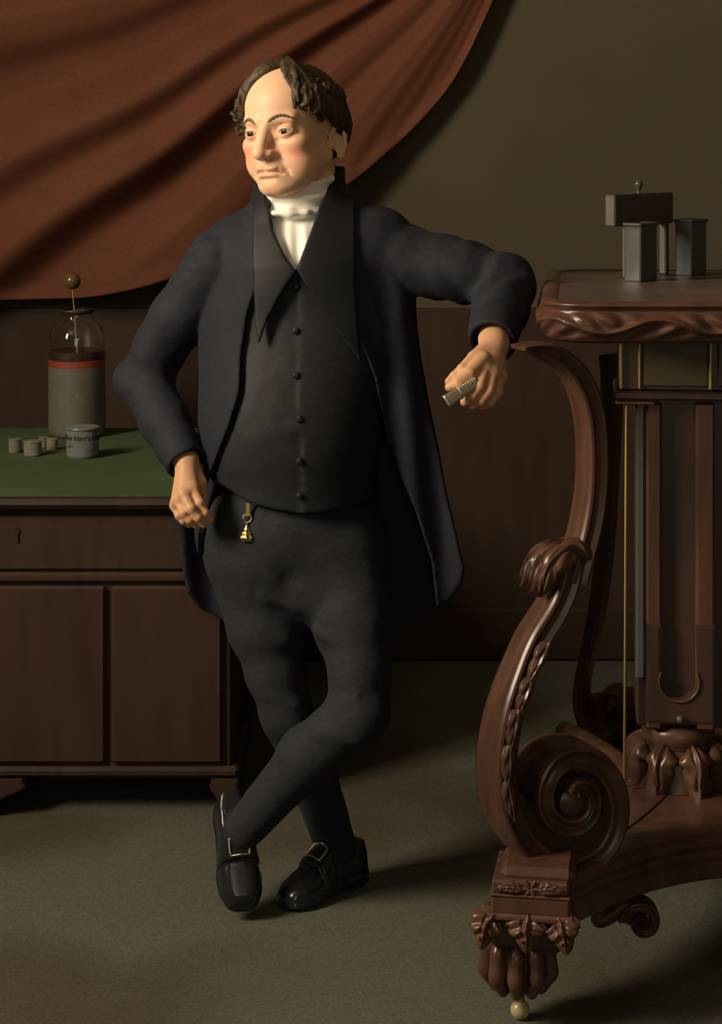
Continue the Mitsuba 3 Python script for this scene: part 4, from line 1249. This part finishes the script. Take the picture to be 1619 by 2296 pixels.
def coat(p):
    c = core(p)
    f = .010 * fbm3(p * [1, 1, .4], 12, 3, 41)
    outer = c - .024 - f
    sh = smax(outer, -(c - .0135), .003)
    sh = smax(sh, EYE - (1405 - HORIZON) * KM - p[:, 2], .003)
    # the right front hangs away from the body; the tail shows behind the other hip
    wav = .012 * np.sin(p[:, 0] * 62 + p[:, 2] * 5) + .010 * fbm3(p * [1.6, 1, .5], 9, 2, 43)
    yr = 4.135 - .12 * np.clip((p[:, 0] - .06) / .12, 0, 1) * 0 + .02 * np.sin(p[:, 2] * 4) + wav
    pan = np.abs(p[:, 1] - yr) - (.045 + .02 * np.clip((1.25 - p[:, 2]) / .4, 0, 1))
    pan = smax(pan, poly2(p[:, [0, 2]] * (4.1 / p[:, 1:2]) + (1 - 4.1 / p[:, 1:2]) * [0, EYE], COAT_SKIRT_R), .012)
    yt = 4.265 - .035 * np.clip(np.abs(p[:, 0] + .13) / .25, 0, 1) ** 2 + wav * .8
    tail = np.abs(p[:, 1] - yt) - .012
    tail = smax(tail, poly2(p[:, [0, 2]] * (4.22 / p[:, 1:2]) + (1 - 4.22 / p[:, 1:2]) * [0, EYE], COAT_TAIL_L), .010)
    d = smin(sh, pan * .8, .03)
    d = smin(d, tail * .8, .02)
    op = np.maximum(poly2(p[:, [0, 2]] * (4.0 / p[:, 1:2]) + (1 - 4.0 / p[:, 1:2]) * [0, EYE], COAT_OPEN), p[:, 1] - 4.175)
    d = smax(d, -op, .006)
    # wide neck opening, behind the collar too
    d = smax(d, -capsule(p, P(670, 420, 4.15), P(670, 520, 4.15), .078, .070), .004)
    return smin(d, sleeves(p), .006)


m = relax(sdf_mesh(coat, (-.62, 3.78, .50), (.44, 4.36, 1.49), .0042), 3)
ck = put('person__coat', m, 'mat_coat', True)
label(ck, 'black frock coat')


# collar and lapels: turned cloth standing round the neck and lying on the chest
def lapels(p):
    q = p[:, [0, 2]] * (4.0 / p[:, 1:2]) + (1 - 4.0 / p[:, 1:2]) * [0, EYE]
    base = core(p)
    L = poly2(q, area((590, 432), (604, 470), (612, 515), (640, 575), (664, 608), (632, 656), (600, 716), (580, 775), (572, 730), (568, 640), (566, 560), (566, 480), (572, 445)))
    R_ = poly2(q, area((745, 405), (716, 462), (692, 530), (664, 604), (700, 664), (745, 730), (812, 815), (804, 740), (798, 640), (796, 480), (796, 440), (770, 390)))
    flat = np.abs(base - .029) - .0040
    a = smax(flat, np.minimum(L, R_), .004)
    a = np.maximum(a, p[:, 1] - 4.16)
    # the standing fall of the collar, higher at the back and sides
    ctr = P(672, 470, 4.165)
    u = p - ctr
    ang = np.arctan2(u[:, 0], -u[:, 1])
    rad = np.sqrt((u[:, 0] / 1.0) ** 2 + (u[:, 1] / .95) ** 2)
    side = np.clip((np.abs(ang) - .75) / 1.0, 0, 1)
    topz = np.where(ang > 0, np.interp(ang, [0, .6, .95, 1.5, 2.2, 3.15], [-.02, .02, .070, .092, .092, .085]), np.interp(-ang, [0, .6, .95, 1.5, 2.2, 3.15], [-.02, .02, .045, .060, .075, .085]))
    r0 = .088 + np.clip(.060 - u[:, 2], 0, .2) * np.where(ang > 0, .42, .20)
    col = np.abs(rad - r0) - .0085
    col = smax(col, u[:, 2] - topz, .006)
    col = np.maximum(col, -u[:, 2] - .06)
    col = smax(col, .62 - np.abs(ang), .006) if False else np.maximum(col, (.66 - np.abs(ang)) * .09)
    return smin(a, col, .012)


m = relax(sdf_mesh(lapels, (-.32, 3.92, 1.10), (.08, 4.34, 1.56), .0030), 3)
put('person__coat_collar', m, 'mat_lapel', True)


# cravat: wound round the neck in soft bands, knotted, its ends spread over the shirt front
def cravat(p):
    ctr = P(668, 448, 4.150)
    u = p - ctr
    ang = np.arctan2(u[:, 0], -u[:, 1])
    rad = np.sqrt(u[:, 0] ** 2 + u[:, 1] ** 2)
    tilt = u[:, 2] - .018 * np.sin(ang) * 1.0
    r0 = .0755 + .0042 * np.sin(tilt * 190 + 2.4 * np.sin(ang * 1.5)) + .005 * fbm3(p * [1, 1, 2.5], 30, 2, 51)
    d = np.abs(rad - r0) - .0085
    d = smax(d, np.abs(tilt + .004) - np.interp(np.abs(ang), [0, 1.2, 3.2], [.034, .040, .045]), .008)
    # front: the spread ends
    fl = poly2(p[:, [0, 2]] * (4.0 / p[:, 1:2]) + (1 - 4.0 / p[:, 1:2]) * [0, EYE], V_AREA)
    plea = .0035 * np.sin(p[:, 0] * 210 + p[:, 2] * 14) + .0035 * np.sin(p[:, 0] * 95 - 1.0)
    zz = np.clip((P(664, 480, 4.0)[2] - p[:, 2]) / .06, 0, 1)
    front = np.abs(core(p) - .006 + .012 * (1 - zz) - plea * zz) - .006
    front = smax(front, fl - .006, .004)
    front = np.maximum(front, p[:, 1] - 4.12)
    front = smax(front, p[:, 2] - ctr[2] + .012, .006)
    knot = ell(p, P(652, 478, 4.062), (.040, .018, .0105))
    d = smin(d, front, .008)
    d = smin(d, knot - .002 * np.sin(p[:, 0] * 160), .010)
    return d


m = relax(sdf_mesh(cravat, (-.26, 3.93, 1.27), (.0, 4.26, 1.53), .0028), 2)
put('person__cravat', m, 'mat_cravat', True)
label('person__cravat', 'white linen cravat')


def trousers(p):
    d = ell(p, P(658, 1195, 4.125), (.186, .128, .150))
    d = smin(d, chain(p, LEG_R[0], [r + .004 for r in LEG_R[1]], .02), .05)
    l = chain(p, LEG_L[0], [r + .004 for r in LEG_L[1]], .02)
    k = .045 * np.clip((p[:, 2] - EYE + (1460 - HORIZON) * KM) / .10, 0.02, 1)
    d = smin(d, l, k)
    d = smin(d, ell(p, P(690, 1325, 4.085), (.06, .075, .055)), .03)
    # creases pulled from the crotch and behind the bent knee
    for a, b, r, h in (((700, 1405, 4.0), (800, 1350, 4.0), .016, .006), ((705, 1420, 4.0), (790, 1440, 3.98), .014, .007), ((700, 1395, 4.0), (640, 1310, 4.0), .018, -.006), ((745, 1500, 3.93), (800, 1560, 3.92), .012, .007),
                       ((742, 1520, 3.93), (780, 1590, 3.92), .018, -.002), ((600, 1340, 4.02), (690, 1380, 4.0), .02, .006), ((520, 1250, 4.05), (660, 1330, 4.0), .02, .005), ((560, 1420, 4.05), (660, 1440, 4.03), .016, .004),
                       ((600, 1560, 4.05), (680, 1580, 4.04), .014, .004), ((690, 1640, 3.94), (800, 1660, 3.93), .016, .004), ((560, 1780, 4.02), (620, 1820, 4.02), .01, .003)):
        d = d - ridge(p, P(*a), P(*b), r, h * 1.6)
    return d - .009 * fbm3(p * [1, 1, .7], 13, 3, 61)


def trousers_cut(p):
    d = trousers(p)
    d = smax(d, p[:, 2] - (EYE - (1050 - HORIZON) * KM), .004)
    return d


m = relax(sdf_mesh(trousers_cut, (-.36, 3.86, .03), (.16, 4.33, .96), .0046), 2)
put('person__trousers', m, 'mat_trousers', True)
label('person__trousers', 'black close-fitting trousers')


# shoes: low black shoes with silver buckles
def shoe(heel, toe, up):
    heel, toe, up = (np.asarray(a, float) for a in (heel, toe, up))
    L = toe - heel
    n = np.linalg.norm(L)
    L /= n
    up = up - L * (up @ L)
    up /= np.linalg.norm(up)
    S = np.cross(up, L)

    def f(p):
        q = p - heel
        l, s, u = q @ L, q @ S, q @ up
        w = np.interp(l / n, [-.1, 0, .12, .3, .5, .72, .88, 1.0, 1.06], [.0, .028, .034, .033, .036, .044, .040, .027, .0])
        h = np.interp(l / n, [-.1, 0, .2, .35, .5, .65, .8, .95, 1.06], [.03, .074, .070, .078, .070, .052, .042, .032, .012])
        r = np.sqrt((s / np.maximum(w, .004)) ** 4 + (np.maximum(u, 0) / np.maximum(h, .004)) ** 2.4 + 1e-9)
        d = (r ** .5 - 1) * np.minimum(w, h) * .75
        d = smax(d, -u, .004)
        d = smax(d, np.maximum(-l - .012, l - n * 1.035), .012)
        # throat: open above the tongue
        cut = np.maximum.reduce([(.060 + .10 * (l / n - .3) ** 2) - u, l - n * .36, np.abs(s) - w * .82])
        d = smax(d, -cut, .003)
        tongue = np.maximum.reduce([np.abs(u - np.interp(l / n, [.25, .35, .5, .7], [.088, .076, .064, .044])) - .0035, np.abs(l / n - .43) * n - .050, np.abs(s) - .024])
        strap = np.maximum(np.abs(l / n - .56) * n - .018, (r ** .5 - 1) * np.minimum(w, h) * .75 - .0035)
        strap = np.maximum(strap, .012 - u)
        d = np.minimum(d, np.maximum(strap, -u))
        d = np.minimum(d, tongue)
        ow = w + .0035
        sole = np.maximum.reduce([np.abs(u + .001) - .0045, np.abs(s) - ow, -l - .015, l - n * 1.04])
        heelb = np.maximum.reduce([np.abs(u + .012) - .0115, np.abs(s) - w * .95, -l - .012, l - .062])
        return np.minimum(d, np.minimum(sole, heelb))
    c = np.array([heel - L * .04, toe + L * .04])
    m = relax(sdf_mesh(f, c.min(0) - .10, c.max(0) + .10, .0034), 2)
    k = put('person__shoe', m, 'mat_shoe', True)
    c0 = heel + L * n * .56 + up * .0810
    slope = np.array(L * .88 - up * .48)
    slope /= np.linalg.norm(slope)
    a, b = .0195, .0165
    rect = [c0 + S * x * a + slope * y * b for x, y in ((-1, -1), (0, -1.08), (1, -1), (1.06, 0), (1, 1), (0, 1.08), (-1, 1), (-1.06, 0), (-1, -1))]
    rect = [r_ + up * 0.002 - up * .006 * (abs((r_ - c0) @ S) / a) ** 2 for r_ in rect]
    path = np.vstack([np.linspace(rect[i], rect[i + 1], 5)[:-1] for i in range(8)] + [rect[-1][None]])
    bk = put(k + '__buckle', tube(path, .0020, 8), 'mat_silver', 50)
    label(bk, 'silver buckle')
    return k


shoe(P(512, 1806, 4.125) + [0, 0, .0], P(545, 2034, 3.985), (.15, -.85, .75))
shoe(np.array([-.004, 4.205, .026]), np.array([-.156, 4.045, .012]), (0, 0, 1))


# ------------------------------------------------------------------ what he wears and holds
def fob():
    k = 'watch_fob'
    taken.add(k)
    label(k, 'gold seal and ring hanging below the waistcoat on a short ribbon', 'watch fob')
    o = on_front(556, 1132, .012, lambda q: trousers(q))
    o[1] -= .004
    s = o[1] / F_PX
    put(k + '__ribbon_clasp', cat(box(o + [-.0045, -.003, -.018], o + [.0050, .0015, .006], .001), box(o + [-.0065, -.004, -.022], o + [.0065, .002, -.016], .0012)), 'mat_gold', 30)
    rc = o + [-.001, -.002, -.026]
    th = np.linspace(0, 2 * math.pi, 40, endpoint=False)
    R_ = np.stack([rc[0] + .0085 * np.cos(th), rc[1] + 0 * th, rc[2] + .0088 * np.sin(th)], 1)
    ring = trimesh.creation.torus(.0085, .0012, major_sections=40, minor_sections=10)
    put(k + '__ring', moved(ring, frame(rc, (1, 0, 0), (0, 0, 1), (0, -1, 0))), 'mat_silver', True)
    pr = [(.0001, .0), (.0020, -.001), (.0022, -.004), (.0016, -.006), (.0030, -.010), (.0052, -.014), (.0050, -.017), (.0078, -.020), (.0095, -.0235), (.0085, -.026), (.0112, -.029), (.0122, -.033), (.0110, -.0365), (.0098, -.0385), (.0098, -.040), (.0001, -.040)]
    pr = [(r * 1.32, z * .92) for r, z in pr]
    sl = lathe(pr, 48, mod=lambda a, q: 1 + .09 * np.cos(8 * a) * np.clip(-q[:, 1:2] * 90 - .7, 0, 1) * (q[:, 1:2] > -.037))
    put(k + '__seal', moved(sl, frame(rc + [-.001, 0, -.0085], (1, 0, 0), (0, 1, 0), (0, 0, 1))), 'mat_gold', 50)


fob()


def snuff_case():
    k = 'silver_case'
    taken.add(k)
    label(k, 'small ribbed silver case held in the hand beside the carved table', 'case')
    a, b = P(1070, 854, 3.752), P(997, 902, 3.720)
    L = (b - a) / np.linalg.norm(b - a)
    n = np.linalg.norm(b - a)
    S = np.cross(L, [0, -1, 0])
    S /= np.linalg.norm(S)
    N = np.cross(S, L)
    t = np.linspace(0, 1, 120)
    th = np.linspace(0, 2 * math.pi, 60, endpoint=False)
    rings = []
    for q in t:
        e = min(1.0, .55 + 3.0 * min(q, 1 - q) ** .55) if min(q, 1 - q) < .05 else 1.0
        rib = 1 + .035 * (math.cos(q * 2 * math.pi * 16) > 0) * (q < .55)
        w_, h_ = .0100 * e * rib * (1.0 + .30 * q), .0085 * e * rib
        x = np.sign(np.cos(th)) * np.abs(np.cos(th)) ** .55 * w_ * (1 + (.025 * np.cos(16 * th) if q > .58 else 0))
        y = np.sign(np.sin(th)) * np.abs(np.sin(th)) ** .55 * h_ * (1 + (.04 * np.cos(16 * th) if q > .58 else 0))
        rings.append(a + L * n * q + x[:, None] * S + y[:, None] * N)
    put(k + '__case_body', grid_mesh(np.array(rings), 120, 60, close_v=True, cap=True), 'mat_silver', 35)
    q = .56
    band_ = [(a + L * n * q + S * .0124 * math.cos(v) + N * .0095 * math.sin(v)) for v in np.linspace(0, 2 * math.pi, 41)]
    put(k + '__lid_rim', tube(np.array(band_), .0012, 8, cap=False), 'mat_silver', 60)


snuff_case()

# ------------------------------------------------------------------ things on the desk
def leyden_jar():
    k = 'leyden_jar'
    taken.add(k)
    label(k, 'large glass electrical jar with a brass ball on a rod, on the green desk', 'glass jar')
    c = P(172, 975, 5.52)
    c[2] = ZD
    s = 5.52 / F_PX
    z = lambda py: (975 - py) * s * 1.0
    R_ = 65 * s
    prof = [(.001, .0005), (R_ * .90, .0005), (R_ * .97, .006), (R_, .02), (R_ * 1.0, z(800)), (R_ * .985, z(762)), (R_ * .92, z(742)), (R_ * .78, z(728)), (R_ * .60, z(718)), (R_ * .53, z(708)), (R_ * .53, z(700)), (R_ * .58, z(695))]
    pr = np.array(prof)
    pr = np.vstack([pr[:4], spline(pr[4:], 40)])
    at = frame(c, (1, 0, 0), (0, 1, 0), (0, 0, 1))
    put(k + '__glass', moved(lathe(pr, 72), at), 'mat_glass', 40)
    put(k + '__rim', moved(lathe([(R_ * .52, z(702)), (R_ * .57, z(700)), (R_ * .60, z(696)), (R_ * .57, z(692)), (R_ * .52, z(693))], 60), at), 'mat_dark_band', 60)
    lining = [(.001, .003), (R_ * .88, .003), (R_ * .94, .010), (R_ * .965, .022), (R_ * .965, z(818))]
    put(k + '__foil_lining', moved(lathe(lining, 64), at), 'mat_foil', 40)
    label(k + '__foil_lining', 'grey metal foil coating')
    put(k + '__red_band', moved(lathe([(R_ * .965, z(819)), (R_ * .968, z(819)), (R_ * .968, z(804)), (R_ * .94, z(803))], 64), at), 'mat_sealing_red', 40)
    label(k + '__red_band', 'red sealing band')
    put(k + '__dark_band', moved(lathe([(R_ * .955, z(803)), (R_ * .964, z(802)), (R_ * .962, z(786)), (R_ * .93, z(784)), (R_ * .01, z(790))], 64), at), 'mat_dark_band', 40)
    top, bot = P(162, 640, 5.52), P(174, 800, 5.52)
    put(k + '__rod', tube([top, (top + bot) / 2, bot], .0022, 8), 'mat_brass', 60)
    b = trimesh.creation.icosphere(4, 19 * s)
    b.apply_translation(P(162, 630, 5.52))
    put(k + '__ball', b, 'mat_knob_brass', True)
    label(k + '__ball', 'tarnished brass ball')


scene['mat_knob_brass'] = flat_mat((0.095, 0.062, 0.026), 0.2, 0.7)


def wrap(text, height, radius, centre, ang, z):
    """Lettering laid round a pot: real raised letters on its wall."""
    import meshkit
    m = meshkit.text_mesh(text, height, .0012, bold=True)
    m = m.subdivide()
    v = np.array(m.vertices)
    w_ = v[:, 0].max()
    a = ang + v[:, 0] / radius
    r = radius - .0004 + v[:, 2]
    return trimesh.Trimesh(np.stack([centre[0] + r * np.sin(a), centre[1] - r * np.cos(a), z + v[:, 1]], 1), m.faces, process=False)


def pot(px, py, w_px, h_px, mat, key, text, lab, group=None, lines=()):
    d = F_PX * (EYE - ZD) / (py - HORIZON)
    c = P(px, py, d)
    c[2] = ZD
    c[1] += w_px / 2 * d / F_PX
    s = d / F_PX
    R_, H = w_px / 2 * s, h_px * s
    taken.add(key)
    label(key, lab, 'pot', group)
    pr = [(.001, .0), (R_ * .86, .0), (R_ * .93, H * .05), (R_ * .955, H * .12), (R_ * .955, H * .80), (R_ * .93, H * .86), (R_ * .95, H * .90), (R_ * 1.02, H * .94), (R_ * 1.0, H * .985), (R_ * .90, H), (R_ * .8, H * .985), (.001, H * .975)]
    at = frame(c, (1, 0, 0), (0, 1, 0), (0, 0, 1))
    put(key + '__body', moved(lathe(pr, 56), at), mat, 35)
    if text:
        put(key + '__lettering', wrap(text, H * .140, R_ * .957, c, math.radians(-76), ZD + H * .60), 'mat_ink', False)
        label(key + '__lettering', 'dark lettering')
    for a, zz, L in lines:
        n = 26
        pts = [(c[0] + R_ * .962 * math.sin(a + L * t), c[1] - R_ * .962 * math.cos(a + L * t), ZD + H * zz + H * .028 * math.sin(t * 23) * (1 - .3 * math.sin(9 * t))) for t in np.linspace(0, 1, n)]
        put(key + '__script_line', tube(pts, R_ * .012, 6), 'mat_ink', 60)


leyden_jar()
pot(180, 1031, 77, 70, 'mat_pot_blue', 'ointment_pot', "Poor Man's Friend", "blue-grey pot lettered Poor Man's Friend in front of the glass jar", lines=((-.95, .40, .5), (.25, .26, .6)))
pot(70, 1025, 42, 34, 'mat_pot_cream', 'small_pot', None, 'small cream pot nearest the front of the green desk', group='small cream pots on the desk', lines=((-.5, .5, 1.3),))
pot(31, 1017, 30, 31, 'mat_pot_cream', 'small_pot_001', None, 'small cream pot farthest left on the green desk', group='small cream pots on the desk', lines=((-.5, .5, 1.0),))
pot(115, 1011, 27, 26, 'mat_pot_cream', 'small_pot_002', None, 'small cream pot nearest the big blue-grey pot', group='small cream pots on the desk', lines=())
pot(95, 1006, 22, 24, 'mat_pot_cream', 'small_pot_003', None, 'small cream pot half hidden behind the front one', group='small cream pots on the desk', lines=())


# ------------------------------------------------------------------ the apparatus on the table
def apparatus():
    k = 'battery_apparatus'
    taken.add(k)
    label(k, 'wooden stand with two grey square jars and a round knob, on the carved table', 'apparatus')
    c1, c2 = np.array([.590, 4.14, ZT + .0004]), np.array([.7237, 4.305, ZT + .0004])
    u = (c2 - c1) / np.linalg.norm(c2 - c1)
    v = np.array([-u[1], u[0], 0])
    up = np.array([0, 0, 1.])
    for c in (c1, c2):
        f_ = frame(c, u, v, up)
        h, a, b = .122, .034, .022
        n = 40
        th = np.linspace(0, 2 * math.pi, n, endpoint=False)
        sq = np.stack([np.sign(np.cos(th)) * np.abs(np.cos(th)) ** .22 * a, np.sign(np.sin(th)) * np.abs(np.sin(th)) ** .22 * b], 1)
        prof = [(.02, 0), (.94, 0), (1.0, .004), (1.0, h - .012), (1.03, h - .007), (1.14, h - .004), (1.14, h), (1.04, h + .001), (.90, h - .004), (.90, h - .05), (.02, h - .05)]
        rg = np.array([np.concatenate([sq * r + np.sign(sq) * (.0 if r < 1.001 else 0), np.full((n, 1), z)], 1) for r, z in prof])
        put(k + '__square_jar', moved(grid_mesh(rg, len(prof), n, close_v=True), f_), 'mat_case', 28)
    f_ = frame(c1 + v * .055 - u * .020, u, v, up)
    put(k + '__top_box', moved(box((-.012, -.012, .113), (.232, .014, .181), .003), f_), 'mat_apparatus', False)
    for a in (.050, .135, .205):
        put(k + '__post', moved(box((a, -.008, 0), (a + .016, .010, .116), .003), f_), 'mat_apparatus', False)
    kn = lathe([(.0001, 0), (.006, 0), (.004, .004), (.004, .008), (.0075, .013), (.0095, .019), (.0085, .025), (.005, .0285), (.0001, .0295)], 32)
    put(k + '__knob', moved(kn, frame(c1 + v * .056 + u * .085 + up * .180, u, v, up)), 'mat_knob', 50)


apparatus()
